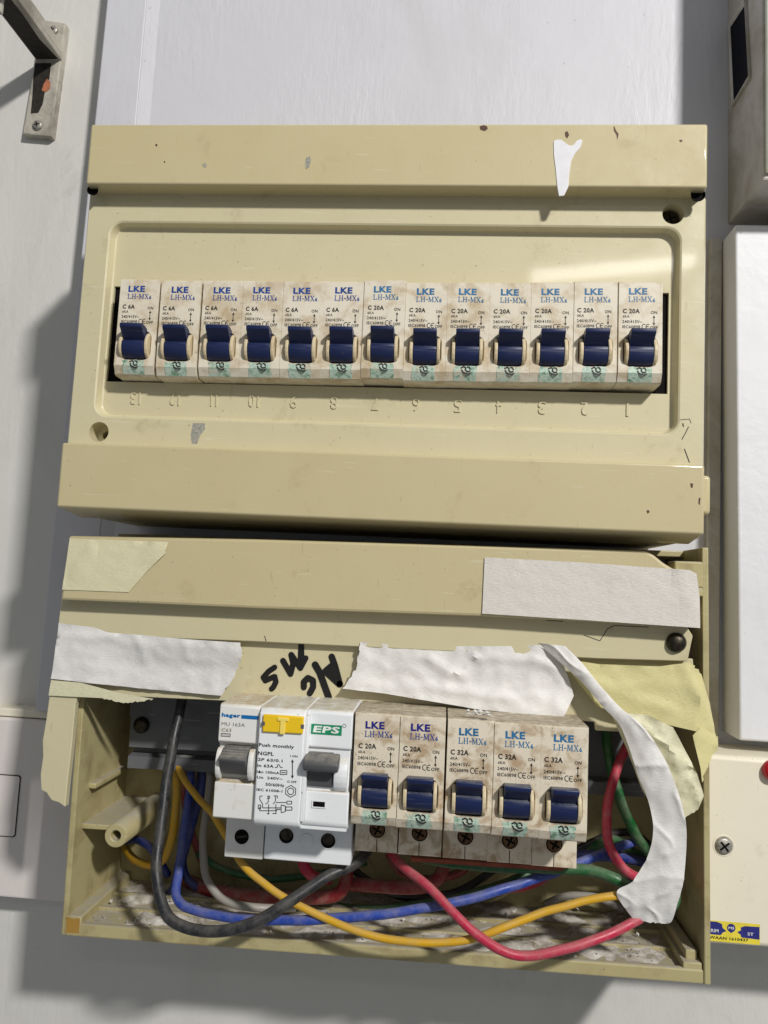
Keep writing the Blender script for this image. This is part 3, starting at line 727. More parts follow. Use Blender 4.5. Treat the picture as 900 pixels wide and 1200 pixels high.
# corner posts with their ribs
mb = MB(); mb.box(X0 + 1.2, X0 + 8.6, RY - .2, 77, ZB + .6, ZB + 8.0, .6, 2); o = lchild(mb, 'corner_rib', CREAM_DIRTY_SHADED, auto=38)
mb = MB(); mb.sheet([(X0 + 2.2, ZB + 1.2), (X0 + 8, ZB + 1.1), (X0 + 8, ZB + 7.4), (X0 + 5, ZB + 7), (X0 + 2.0, ZB + 7.6)], [], RY - .32); g = lchild(mb, 'glue_blob', GLUE)
mb = MB(); mb.box(X1 - 10.4, X1 - 2.9, RY + .2, 77, ZB + .5, ZB + 7.6, .6, 2); mb.box(X1 - 8.6, X1 - 4, RY + 3, 77, ZB + 7.2, ZB + 11.2, .6, 2); lchild(mb, 'corner_rib', CREAM_DIRTY_SHADED, auto=38)
# screw boss, hollow, with a web to the side wall
pb = P(134, 975, 26)
mb = MB(); mb.lathe(pb.x, pb.z, [(2.2, 44), (2.2, 26.4), (2.6, 26.0), (4.7, 26.0), (5.1, 26.5), (5.6, 77)], 24); lchild(mb, 'screw_boss', CREAM_DIRTY_SHADED, auto=40)
mb = MB(); mb.disc(pb.x, pb.z, 40, 2.3, 20); lchild(mb, 'boss_bore', BLACK)
mb = MB(); mb.box(X0 + 2, pb.x - 3, 30, 77, pb.z + .8, pb.z + 3, .4); lchild(mb, 'boss_web', CREAM_DIRTY_SHADED)
pk = P(100, 914, 30)
mb = MB(); mb.box(X0 + 2.2, X0 + 6, 34, 70, pk.z - 3, pk.z - .4, .7, 2); lchild(mb, 'wall_rib', CREAM_DIRTY_SHADED, auto=40)
pr = P(788, 1065, 40)
mb = MB(); mb.box(X1 - 14, X1 - 2.2, 22, 33, -97, -86, .8); mb.box(X1 - 9, X1 - 3, 20, 23, -100.5, -97, .5); lchild(mb, 'snap_bracket', CREAM_DIRTY_SHADED)
# rail
mb = MB()
zc = -172.0
prof = [(60, zc - 18.5), (60, zc - 13), (66, zc - 12), (66, zc + 12), (60, zc + 13), (60, zc + 18.5), (61.2, zc + 18.5), (61.2, zc + 14), (67.2, zc + 13), (67.2, zc - 13), (61.2, zc - 14), (61.2, zc - 18.5)]
mb.xprism([(p[0] - 8, p[1]) for p in prof], -114, 124); mb.box(-114.2, -52, 52.6, 53.2, zc - 9, zc + 19, .2)
rail = lchild(mb, 'mounting_rail', RAIL)
ps_ = P(165, 846, 51)
mb = MB(); mb.lathe(ps_.x, ps_.z, [(3.8, 52.4), (3.6, 50.8), (2.2, 49.9), (.01, 49.7)], 20); lchild(mb, 'rail_screw', DARK_SCREW, auto=50)
mb = MB(); mb.box(22, 89, 19, 21.4, -213.4, -211.6, .3); lchild(mb, 'comb_busbar', COPPER)

# --- what is left of the lower cover
def W2(pts, Y): return [(P(u, v, Y).x, P(u, v, Y).z) for u, v in pts]
mb = MB()
barp = W2([(80.5, 628), (300, 632), (540, 639), (757, 645.5), (766, 650), (778, 660), (797, 671), (817, 690), (817, 735), (560, 722), (300, 713), (71, 703)], 10)[::-1]
mb.prism(barp, 10, 36, 1.1, 2, 0, back=[(x - (3.5 if x < -100 else -1), z + (1.5 if z > -100 else 0)) for x, z in barp])
marg = W2([(72, 700), (560, 716), (800, 727), (812, 745), (806, 775), (700, 772), (560, 765), (300, 752), (106, 745), (97, 760), (91, 815), (88, 826), (84, 872), (79, 915), (76, 946), (69, 941), (60, 938), (54, 929), (48, 926), (47, 908), (50, 886), (49.5, 868), (54, 842), (60, 797)], 17)[::-1]
mb.prism(marg, 17, 20.5, .35, 1, 1)
recp = W2([(85, 740), (300, 749), (560, 760), (812, 772), (814, 800), (735, 800), (735, 858), (698, 856), (697, 846), (660, 842.5), (560, 836.5), (420, 829.5), (290, 822.5), (190, 818), (112, 814), (85, 812)], 20.6)[::-1]
mb.prism(recp, 20.6, 22.8, .25, 1, 1)
lcov = child(mb, 'broken_cover', [CREAM_BAR, CREAM], LOW, auto=38)
def oncov(mb, name, mat, auto=None, sm=False):
    o = child(mb, name, mat, LOW, sm, auto); o.parent = lcov; o.matrix_local = Matrix.Identity(4); return o
# marker writing
mb = MB(); Y = 20.35
def mk(pts, wd=2.0): wd *= 1.4; mb.stroke([(P(290 + u / 6.43, 740 + v / 6.43, Y).x, P(290 + u / 6.43, 740 + v / 6.43, Y).z) for u, v in pts], wd, Y)
mk([(205, 270), (160, 300), (120, 345), (135, 370), (180, 350), (205, 340), (215, 380), (195, 420), (182, 432)], 1.7)
mk([(268, 220), (325, 320), (345, 240), (330, 175), (400, 275), (405, 95)], 1.8); mk([(405, 95), (410, 200), (400, 275), (440, 200)], 1.7)
mk([(425, 420), (425, 380), (455, 350), (495, 370), (495, 420), (470, 465)], 1.9)
mk([(510, 250), (545, 310), (585, 420), (612, 495)], 2.1)
mk([(635, 190), (660, 260), (695, 395)], 2.0); mk([(695, 395), (590, 300), (650, 250)], 2.2); mk([(600, 300), (650, 300), (670, 330)], 2.2)
oncov(mb, 'marker_writing', MARK)
mb = MB()
for pts in ([(640, 727), (660, 728)], [(684, 744), (703, 751), (712, 737), (720, 733), (760, 735)], [(310, 745), (312, 752)]):
    mb.stroke([(P(u, v, 16.9).x, P(u, v, 16.9).z) for u, v in pts], .28, 16.9, caps=False)
oncov(mb, 'hairline_cracks', INK_BLACK)
q = P(793, 753, 16)
mb = MB(); mb.lathe(q.x, q.z, [(4.0, 17.3), (4.0, 16), (3.2, 14.6), (1.6, 13.9), (.01, 13.7)], 24); oncov(mb, 'cover_screw', DARK_SCREW, 60)

# ================================================================== main switch and residual current device
def emb(root, mb, name, mat, auto=None, par=None):
    o = child(mb, name, mat, root, auto=auto)
    if par: o.parent = par; o.matrix_local = Matrix.Identity(4)
    return o
def Q(sx_, sy_, Y): return P(230 + sx_ / 4.5, 800 + sy_ / 4.5, Y)
def qt(mb, t, a, b, c, d, Y, mi=0, bold=0.0):
    p, q_ = Q(a, b, Y), Q(c, d, Y); mb.text(t, p.x, q_.x, q_.z, p.z, Y, mi, bold)
# main switch
H = empty('main_switch', (-45, 62, -171)); tag(H, 'pale grey single main switch with a ridged grey toggle, left of the white device', 'circuit breaker')
hx0, hx1, hy = -53.6, -37.6, -9.0
mb = MB()
prof = [(hy + .8, -149.6), (27, -149.6), (27, -131), (55, -131), (55, -214.5), (11.5, -214.5), (11.5, -196.5), (-5.5, -194), (hy - .5, -192.6), (hy - .5, -179.5), (hy + 2.8, -178.2), (hy + 2.8, -165.8), (hy, -164), (hy, -150.8)]
mb.xprism(prof, hx0, hx1, .4, 2); emb(H, mb, 'housing', DEV_GREY, 38)
mb = MB(); mb.xprism([(hy + 3, -165.6), (hy - 1, -166.0), (hy - 6.6, -168.6), (hy - 7.2, -169.4), (hy - 6.6, -170.6), (hy - 1.6, -175.6), (hy + 3, -177)], hx0 + 2.7, hx1 - 2.9, .35, 2)
for k in range(4): mb.box(hx0 + 2.9, hx1 - 3.1, hy - 2.2 - k * 1.4, hy - 1.5 - k * 1.4, -168.4 - k * .70, -166.3 - k * .70, .12, 1)
tg = emb(H, mb, 'toggle', GREY_TOG, 38)
for a, b in ((hx0 + .7, hx0 + 2.5), (hx1 - 2.7, hx1 - .7)):
    mb = MB(); mb.xprism([(hy + 2.4 + 3.6 * math.cos(math.radians(t)) - 3.2, -172 + 6 * math.sin(math.radians(t))) for t in range(0, 360, 20)], a, b, .3, 2); emb(H, mb, 'cheek', DEV_GREY, 40)
mb = MB(); yy = hy - .07
qt(mb, 'hager', 135, 158, 232, 192, yy, 0, .055)
a, b = Q(238, 170, yy), Q(332, 196, yy); mb.add([(a.x, yy, a.z), (hx1 - .5, yy, a.z), (hx1 - .5, yy, b.z), (a.x, yy, b.z)], [(0, 1, 2, 3)])
emb(H, mb, 'brand_print', HAG_BLUE)
mb = MB(); qt(mb, 'MU 163A', 134, 207, 256, 234, yy); qt(mb, 'C63', 134, 240, 184, 261, yy)
a, b = Q(130, 265, yy), Q(180, 287, yy); mb.sheet([(a.x, b.z), (b.x, b.z), (b.x, a.z), (a.x, a.z)], [[(a.x + .3, b.z + .3), (b.x - .3, b.z + .3), (b.x - .3, a.z - .3), (a.x + .3, a.z - .3)]], yy)
mb.text('6000', a.x + .5, b.x - .5, b.z + .5, a.z - .5, yy)
emb(H, mb, 'rating_print', INK_GREY)
ph = Q(240, 812, 11.5)
mb = MB(); mb.lathe(ph.x, ph.z, [(3.5, 11.42), (3.1, 11.3), (3.0, 11.38)], 22); emb(H, mb, 'terminal_rim', DEV_GREY, 60)
mb = MB(); mb.disc(ph.x, ph.z, 11.36, 3.0, 22); emb(H, mb, 'terminal_hole', BLACK)
mb = MB(); mb.stroke([(ph.x - 2.2, ph.z - .3), (ph.x + 2.2, ph.z + .3)], .9, 11.3, caps=False); emb(H, mb, 'terminal_screw', DARK_SCREW)
# residual current device
Rr = empty('residual_current_device', (-19, 62, -171)); tag(Rr, 'white residual current device with yellow test button and green label', 'circuit breaker')
ex0, exm, ex1 = -37.2, -19.2, -1.2
mb = MB()
mb.xprism([(-11.5, -152), (-9.8, -149.8), (27, -149.2), (27, -131), (55, -131), (55, -213.5), (11.5, -213.5), (11.5, -196), (-7.5, -195), (-10.6, -193.6), (-11.5, -192)], ex0, exm, .7, 3)
mb.xprism([(-8.6, -151), (-7.6, -149.8), (27, -149.2), (27, -131), (55, -131), (55, -213.5), (11.5, -213.5), (11.5, -196), (-6, -194.6), (-8.0, -193.4), (-8.6, -192), (-8.6, -180.5), (-4.6, -179.8), (-4.6, -166), (-8.6, -164)], exm - .05, ex1, .6, 3)
mb.xprism([(-11.4, -191.5), (-11.2, -152), (-8.5, -152), (-8.5, -191.5)], exm - .4, exm + 1.6, .6, 2)
mb.box(ex0 + .15, ex1 - .15, 11.1, 54.5, -214, -197, .5); mb.box(ex0 + .4, ex1 - .4, -7.4, 26, -195.2, -150.1, .4)
emb(Rr, mb, 'housing', DEV_WHITE, 38)
a, b = Q(356, 165, -11.6), Q(563, 272, -11.6)
mb = MB(); mb.prism([(a.x, b.z), (b.x, b.z + .2), (b.x, a.z), (a.x, a.z)], -12.6, -10, .5, 3); tb = emb(Rr, mb, 'test_button', YELLOW, 38)
cx_, cz_ = (a.x + b.x) / 2, (a.z + b.z) / 2
mb = MB(); mb.box(cx_ - 1, cx_ + 1, -13.0, -12.4, cz_ - 3.6, cz_ + 1.4, .2); mb.box(cx_ - 2.2, cx_ + 2.2, -13.05, -12.4, cz_ + 1.3, cz_ + 2.6, .2); emb(Rr, mb, 'raised_letter', YELLOW_PALE)
mb = MB(); mb.box(a.x - .3, a.x + .9, -12.7, -12.0, b.z + 2.4, b.z + 4, .1); emb(Rr, mb, 'notch', INK_GREY)
mb = MB(); mb.box(b.x - .9, b.x + .3, -12.7, -12.0, b.z + 2.2, b.z + 3.8, .1); emb(Rr, mb, 'notch', INK_GREY)
yR = -8.68; a, b = Q(607, 216, yR), Q(766, 281, yR)
mb = MB(); mb.add([(a.x, yR, a.z), (b.x, yR, a.z), (b.x, yR, b.z), (a.x, yR, b.z)], [(0, 1, 2, 3)]); emb(Rr, mb, 'brand_plate', GREEN_LABEL)
mb = MB(); gv, gf = glyphs('EPS', .035)
mb.text('EPS', a.x + 1.0, b.x - .9, b.z + .7, a.z - .6, yR - .06, 0, .035); zm = (a.z + b.z) / 2; mb.v = [(v[0] + (v[2] - zm) * .22, v[1], v[2]) for v in mb.v]; emb(Rr, mb, 'brand_lettering', INK_WHITE)
mb = MB(); c = Q(781, 228, yR); mb.disc(c.x, c.z, yR, .75, 14, 0, .55); emb(Rr, mb, 'registered_mark', INK_GREY)
mb = MB(); yL = -11.58
for tx, r in (('Push monthly', (331, 318, 515, 354)), ('NGPL', (326, 361, 408, 387)), ('2P 63/0.1', (325, 396, 455, 421)), ('In 63A', (323, 427, 408, 450)), ('I\u0394n 100mA', (320, 461, 438, 484)), ('Un  240V~', (320, 491, 455, 515)), ('50/60Hz', (366, 527, 464, 551)), ('IEC 61008-1', (319, 556, 454, 580)), ('I ON', (496, 381, 534, 395)), ('O OFF', (480, 515, 528, 531))):
    qt(mb, tx, *r, yL, 0, .028)
def qs(pts, wd=.28): mb.stroke([(Q(u, v, yL).x, Q(u, v, yL).z) for u, v in pts], wd, yL, caps=False)
qs([(415, 447), (428, 447), (428, 433), (438, 433), (444, 447), (456, 447)]); qs([(443, 463), (478, 463), (478, 484), (443, 484), (443, 463)]); qs([(448, 474), (473, 474)])
qs([(507, 412), (507, 498)], .35)
for v0, v1 in ((420, 404), (490, 507)):
    t3 = [Q(499, v0, yL), Q(515, v0, yL), Q(507, v1, yL)]; mb.add([(p.x, yL, p.z) for p in t3], [(0, 1, 2)])
hc = Q(498, 573, yL); mb.disc(hc.x, hc.z, yL, 1.35, 16, 0, 1.05); mb.stroke([(hc.x + 2.2 * math.cos(math.radians(60 * k + 30)), hc.z + 2.2 * math.sin(math.radians(60 * k + 30))) for k in range(7)], .28, yL, caps=False)
for pts in ([(335, 600), (335, 615), (350, 640), (350, 660)], [(380, 600), (380, 630), (365, 640)], [(382, 640), (382, 695)], [(418, 600), (418, 625), (405, 640)], [(420, 640), (420, 690)], [(335, 655), (335, 675), (425, 675), (425, 668), (445, 668)],
            [(350, 660), (448, 660)], [(448, 645), (470, 650), (470, 680), (448, 685), (448, 645)], [(472, 655), (505, 655), (505, 672), (472, 672), (472, 655)], [(420, 632), (475, 632)], [(478, 625), (503, 625), (503, 640), (478, 640), (478, 625)], [(335, 598), (350, 598)], [(373, 598), (387, 598), (387, 610), (373, 610)], [(408, 597), (428, 597), (428, 610)], [(372, 690), (385, 690)], [(402, 690), (424, 690)], [(327, 645), (340, 645), (340, 665), (327, 665), (327, 645)]): qs(pts)
emb(Rr, mb, 'rating_print', INK_BLACK)
mb = MB(); a, b = Q(584, 330, -12), Q(770, 395, -12)
tx0, tx1 = Q(588, 450, -8.6).x, Q(722, 450, -8.6).x
mb.xprism([(-4, -165.5), (-11, -166.2), (-14.6, -167.6), (-15.6, -169), (-15.4, -170.8), (-14.2, -171.6), (-9.8, -172.0), (-8.8, -178.6), (-4, -180)], tx0, tx1, .5, 2)
mb.xprism([(-9, -165.7), (-11, -166.0), (-14.8, -167.4), (-15.9, -169), (-15.6, -171.0), (-14.2, -171.9), (-10, -171.4)], tx0 - .8, tx1 + 2.6, .6, 3)
emb(Rr, mb, 'toggle', GREY_TOG, 38)
for a_, b_ in ((exm + 1.0, tx0 - .4), (tx1 + .6, ex1 - 1.0)):
    mb = MB(); mb.xprism([(-6.2 + 4.4 * math.cos(math.radians(t)), -174 + 6.6 * math.sin(math.radians(t))) for t in range(0, 360, 20)], a_, b_, .3, 2); emb(Rr, mb, 'cheek', DEV_WHITE, 40)
a, b = Q(617, 624, yR), Q(678, 657, yR)
mb = MB(); mb.sheet([(a.x - .5, b.z - .4), (b.x + .5, b.z - .4), (b.x + .5, a.z + .4), (a.x - .5, a.z + .4)], [[(a.x, b.z), (b.x, b.z), (b.x, a.z), (a.x, a.z)]], yR - .3); emb(Rr, mb, 'window_frame', DEV_WHITE)
mb = MB(); mb.add([(a.x, yR, a.z), (b.x, yR, a.z), (b.x, yR, b.z), (a.x, yR, b.z)], [(0, 1, 2, 3)]); emb(Rr, mb, 'indicator_window', BLACK)
for su, sv in ((476, 806), (696, 832)):
    p = Q(su, sv, 11.4)
    mb = MB(); mb.lathe(p.x, p.z, [(3.6, 11.05), (3.3, 10.8), (3.0, 10.96)], 22); emb(Rr, mb, 'terminal_rim', DEV_WHITE, 60)
    mb = MB(); mb.disc(p.x, p.z, 10.98, 3.05, 22); emb(Rr, mb, 'terminal_hole', BLACK)
    mb = MB(); mb.lathe(p.x, p.z + .6, [(2.4, 10.96), (2.0, 10.6), (.01, 10.5)], 18); emb(Rr, mb, 'terminal_screw', DARK_SCREW, 50)
p = Q(582, 832, 11.4); mb = MB(); mb.lathe(p.x, p.z, [(3.0, 11.05), (2.9, 10.8), (2.6, 10.7), (.01, 10.7)], 22); emb(Rr, mb, 'blank_plug', DEV_WHITE, 60)

# ================================================================== wires
def wire(name, label, mat, r, pts, grp='wires in the open box'):
    c = [P(u, v, Y) for u, v, Y in pts]; mb = MB()
    path = catmull(c, 12)
    path = [p + Vector((.55 * nz(p.x / 13, p.z / 13), .5 * nz(p.x / 13, p.z / 13, 3), .55 * nz(p.x / 13, p.z / 13, 7))) for p in path]
    tube(mb, path, lambda t, r=r: r * .92 * (1 + .045 * nz(t * 9, r * 7)), 14)
    o = mb.build(name, mat, None, True); tag(o, label, 'wire', grp); return o
wire('cable', 'thick dark grey cable looping down from the rail and across the box floor', W_BLACK, 2.45, [(222, 780, 40), (213, 822, 36), (203, 868, 30), (195, 920, 24), (188, 975, 18), (183, 1020, 12), (187, 1052, 7), (202, 1078, 3), (230, 1091, 1), (270, 1090, 1), (310, 1075, 3), (350, 1049, 8), (385, 1026, 14), (420, 1008, 22), (440, 985, 34)])
wire('wire', 'long blue wire running across the box floor under the devices', W_BLUE, 2.1, [(226, 880, 62), (222, 930, 56), (215, 980, 44), (208, 1025, 30), (208, 1052, 22), (230, 1068, 17), (280, 1077, 14), (340, 1078, 12), (410, 1075, 12), (470, 1069, 13), (530, 1058, 15), (590, 1042, 20), (650, 1022, 28), (700, 1003, 38), (745, 985, 50)])
wire('wire', 'short deep blue wire behind the dark grey cable', W_DBLUE, 2.6, [(242, 870, 66), (238, 920, 60), (226, 960, 58), (212, 1010, 56), (205, 1040, 58), (196, 1050, 66)])
wire('wire', 'yellow wire hanging straight beside the dark grey cable', W_YEL, 2.0, [(206, 880, 64), (207, 915, 58), (205, 960, 52), (196, 1000, 50), (180, 1014, 56), (158, 1008, 66), (146, 992, 72)])
wire('wire', 'small deep blue wire loop beside the hollow screw boss', W_DBLUE, 2.0, [(146, 985, 72), (160, 984, 62), (175, 992, 54), (186, 1008, 52), (196, 1025, 60)])
wire('wire', 'long yellow wire swinging under the main switch and across to the hanging tape', W_YEL, 1.7, [(205, 885, 58), (214, 908, 50), (232, 935, 42), (252, 958, 34), (268, 985, 26), (284, 1012, 20), (318, 1042, 14), (360, 1066, 11), (410, 1088, 8), (460, 1101, 6), (520, 1104, 5), (560, 1098, 5), (600, 1083, 6), (640, 1068, 8), (680, 1057, 9), (722, 1050, 10), (750, 1046, 14), (775, 1036, 24)])
wire('wire', 'pink red wire dipping from the breakers down to the hanging tape', W_RED, 2.0, [(452, 985, 36), (468, 1010, 24), (495, 1033, 14), (530, 1068, 6), (560, 1096, 2), (590, 1115, 0), (618, 1120, 0), (655, 1114, 1), (700, 1100, 4), (742, 1080, 9), (775, 1060, 16), (790, 1040, 30)])
wire('wire', 'thick dull red wire lying at the back below the main switch', W_DRED, 3.2, [(215, 1030, 70), (245, 1042, 62), (300, 1050, 56), (350, 1052, 52), (392, 1048, 50), (404, 1036, 50), (406, 1018, 54), (404, 1000, 60)])
wire('wire', 'dull red wire at the back below the middle breakers', W_DRED, 3.2, [(404, 1035, 58), (440, 1038, 52), (480, 1040, 50), (505, 1036, 52), (518, 1022, 54), (520, 1000, 60)])
wire('wire', 'red wire dropping behind the white device', W_RED, 2.6, [(352, 985, 50), (356, 1012, 42), (366, 1026, 46), (385, 1030, 60)])
wire('wire', 'red wire end lying behind the blue wire near the floor', W_RED, 2.6, [(560, 1050, 62), (590, 1041, 56), (615, 1037, 52), (636, 1028, 56), (650, 1015, 66)])
wire('wire', 'grey wire curving behind the main switch', W_GREY, 1.9, [(248, 880, 62), (244, 930, 54), (238, 980, 46), (240, 1020, 40), (254, 1048, 36), (275, 1060, 34), (310, 1064, 36), (345, 1064, 44)])
wire('wire', 'green wire running level below the breakers to the hanging tape', W_GREEN, 2.4, [(495, 1004, 34), (530, 1011, 28), (590, 1017, 24), (640, 1017, 22), (690, 1020, 20), (720, 1030, 18), (745, 1045, 18), (772, 1060, 20), (786, 1062, 22), (792, 1050, 30), (788, 1025, 46)])
wire('wire', 'green wire coming down beside the last breaker', W_GREEN, 2.4, [(708, 820, 56), (712, 870, 50), (718, 905, 46), (730, 945, 44), (745, 978, 46), (765, 1005, 52)])
wire('wire', 'dark red wire curving down between breakers and hanging tape', W_RED, 2.2, [(752, 810, 56), (740, 860, 48), (722, 905, 42), (712, 945, 38), (713, 985, 36), (725, 1012, 34), (745, 1028, 34), (775, 1035, 40)])
wire('wire', 'dull green wire low at the back behind the blue wire', W_GREEN, 2.2, [(380, 1062, 66), (430, 1066, 60), (490, 1060, 58), (560, 1046, 58), (610, 1028, 60), (640, 1012, 66)])
wire('wire', 'deep blue wire at the back right of the last breaker', W_DBLUE, 2.6, [(640, 1005, 56), (690, 1003, 50), (725, 1005, 52), (765, 1012, 62)])
wire('wire', 'dark green wire behind the red one at the right', W_GREEN, 2.2, [(690, 995, 66), (720, 985, 62), (745, 1000, 60), (775, 1010, 66)])

for lab, mt, rr, pts in (
    ('dark green wire crossing low behind the main switch', W_GREEN, 1.8, [(232, 1000, 70), (270, 1022, 66), (320, 1030, 64), (380, 1022, 66), (430, 1010, 70)]),
    ('deep blue wire tucked behind the yellow wires at the left', W_DBLUE, 2.0, [(250, 860, 70), (236, 905, 66), (222, 960, 64), (214, 1005, 62), (224, 1035, 62), (260, 1050, 66)]),
    ('dull red wire behind the yellow wires at the left', W_DRED, 1.8, [(222, 890, 72), (216, 930, 70), (226, 980, 70), (240, 1015, 72)]),
    ('black wire sagging at the back under the first breakers', W_BLACK, 1.9, [(395, 1000, 66), (420, 1024, 62), (470, 1050, 62), (530, 1046, 64), (575, 1022, 68), (590, 1000, 72)]),
    ('second dull red wire under the middle breakers', W_DRED, 2.0, [(455, 1000, 60), (470, 1022, 58), (500, 1030, 60), (540, 1022, 64), (552, 1000, 68)]),
    ('thin blue wire under the last breakers', W_BLUE, 1.6, [(585, 1000, 60), (615, 1012, 56), (660, 1012, 54), (700, 1020, 56), (740, 1035, 64)]),
    ('black wire at the back right behind the green one', W_BLACK, 1.9, [(668, 1000, 66), (700, 985, 66), (735, 975, 66), (760, 990, 68), (778, 1020, 70)]),
    ('grey wire at the back right', W_GREY, 1.8, [(640, 1060, 72), (665, 1050, 68), (700, 1052, 66), (730, 1065, 68)]),
):
    wire('wire', lab, mt, rr, pts)

# ================================================================== tapes
def tape(name, label, mat, px, Y, amp=.35, sc=14, grid=3.2, torn=(), creases=(), grp='strips of tape on the lower box', yf=None):
    """sheet of tape whose outline was measured at the plane Y; wrinkled, with ragged torn edges"""
    pts = []
    n = len(px)
    for i in range(n):
        a, b = P(px[i][0], px[i][1], Y), P(px[(i + 1) % n][0], px[(i + 1) % n][1], Y)
        L = (b - a).length; k = max(1, int(L / (1.0 if i in torn else 3.0)))
        for j in range(k):
            p = a.lerp(b, j / k)
            if i in torn and j: p = p + Vector((random.uniform(-.45, .45), 0, random.uniform(-.45, .45)))
            pts.append((p.x, p.z))
    def yy(x, z):
        v = (yf(x, z) if yf else Y) - amp * (.5 + .5 * nz(x / sc, z / sc, Y)) - amp * .35 * nz(x / (sc * .35), z / (sc * .35), 4) - amp * .7 * ((1 - abs(nz(x / (sc * .8) + 2.3, z / (sc * .5), 9))) ** 8)
        for (u0, v0, u1, v1, h, wd) in creases:
            a, b = P(u0, v0, Y), P(u1, v1, Y); d = Vector((b.x - a.x, b.z - a.z)); L = d.length; d /= L
            r = Vector((x - a.x, z - a.z)); t = r.dot(d)
            if -wd < t < L + wd: v -= h * math.exp(-((r.x * -d.y + r.y * d.x) / wd) ** 2)
        return v
    mb = MB(); mb.sheet(pts, [], Y, grid, yf=yy)
    nv = len(mb.v); mb.v += [(v[0], v[1] + .08, v[2]) for v in mb.v]; mb.f += [tuple(i + nv for i in f[::-1]) for f in mb.f]; mb.m += [0] * (len(mb.f) - len(mb.m))
    cnt = {}
    for f in mb.f[:len(mb.f) // 2]:
        for i in range(len(f)):
            cnt[(f[i], f[(i + 1) % len(f)])] = 1
    for (a, b) in list(cnt):
        if (b, a) not in cnt: mb.f.append((b, a, a + nv, b + nv)); mb.m.append(0)
    o = mb.build(name, mat, None, auto=50); tag(o, label, 'tape', grp); return o
tape('masking_tape', 'cream masking tape with a crinkled slanting end on the left of the lower bar', TAPE_C, [(82, 631), (198, 635), (195, 648), (170, 672), (151, 694), (73, 691)], 9.75, .25, torn=(1,), creases=[(110, 640, 92, 672, .9, 1.6), (165, 640, 194, 660, .9, 1.1), (178, 634, 196, 645, .8, 1.0), (170, 655, 188, 660, .6, 1.0)])
tape('masking_tape', 'white paper tape strip at the top left edge of the opening', TAPE_W, [(70, 730), (110, 735), (128, 741), (165, 744), (220, 749), (282, 753), (284, 768), (272, 796), (258, 816), (160, 807), (61, 795)], 16.6, .8, 13, 1.9, torn=(5, 6, 7), creases=[(160, 748, 170, 770, .7, 1.4), (218, 755, 222, 775, .6, 1.1), (72, 745, 135, 746, .7, 1.6), (268, 760, 283, 772, .6, 1.0)], yf=lambda x, z: 16.5 + 2.4 * min(1, max(0, (x + 118) / 14)) * min(1, max(0, (-131 - z) / 9)))
tape('masking_tape', 'yellowed tape remnant under the white strip above the left flange', TAPE_YP, [(60, 797), (95, 800), (140, 812), (180, 819), (150, 824), (120, 818), (57, 815)], 16.2, .2, torn=(3, 4))
tape('cloth_tape', 'wide ribbed white tape over the broken right end of the lower bar', TAPE_L, [(568, 653), (680, 659), (792, 667), (808, 668), (816, 672), (820, 700), (821, 736), (690, 727), (565, 719)], 9.6, .18, creases=[(795, 670, 812, 715, .8, 1.5)], yf=lambda x, z: 9.5 + max(0, (x - 133.2)) ** 2 * .35)
tape('masking_tape', 'yellow masking tape stretched over the top right of the opening', TAPE_Y, [(655, 771), (700, 778), (770, 781), (808, 776), (822, 790), (836, 825), (846, 862), (850, 872), (838, 862), (790, 851), (735, 838), (700, 828)], 15.2, .7, 16, 2.2, torn=(3,), creases=[(800, 782, 838, 850, 1.0, 2), (690, 800, 780, 830, .5, 2.5)], yf=lambda x, z: 15.2 + max(0, x - 136) * .9)
tape('masking_tape', 'loose yellow tape flap folded round the right rim', TAPE_Y, [(822, 852), (850, 868), (848, 880), (838, 892), (830, 905), (823, 917), (821, 900), (812, 862)], 13.8, .5, torn=(1, 2, 3, 4), creases=[(812, 855, 846, 876, 1.2, 1.4)], yf=lambda x, z: 14.5 + max(0, x - 137) * .8)
tape('masking_tape', 'crumpled pale yellow tape hanging right behind the white hanging strip', TAPE_YP, [(714, 832), (760, 838), (788, 852), (803, 880), (815, 905), (824, 932), (816, 947), (803, 955), (798, 966), (775, 962), (752, 925), (735, 880)], 13.0, 1.3, 9, 1.7, torn=(6, 7, 8), creases=[(745, 845, 805, 895, 1.6, 1.5), (790, 890, 822, 940, 1.8, 1.4), (775, 850, 800, 930, 1.0, 1.2)], yf=lambda x, z: 13 - .02 * (x - 118))
tape('masking_tape', 'crumpled white paper tape in the middle of the cover, over the C 32A breakers', TAPE_W, [(423, 752), (480, 757), (540, 757), (600, 757), (645, 755), (655, 765), (668, 800), (672, 815), (658, 841), (620, 836), (560, 830), (500, 820), (450, 812), (402, 806), (418, 782)], 17.6, 1.3, 15, 1.8, torn=(13, 14), creases=[(500, 770, 545, 795, 1.0, 1.6), (470, 800, 600, 818, .9, 1.6), (560, 770, 640, 775, .8, 1.5), (625, 770, 665, 790, .9, 1.3), (540, 762, 520, 800, .8, 1.2)], yf=lambda x, z: 17.8 - (2.2 if z < -140 else 0) * min(1, (-140 - z) / 8))
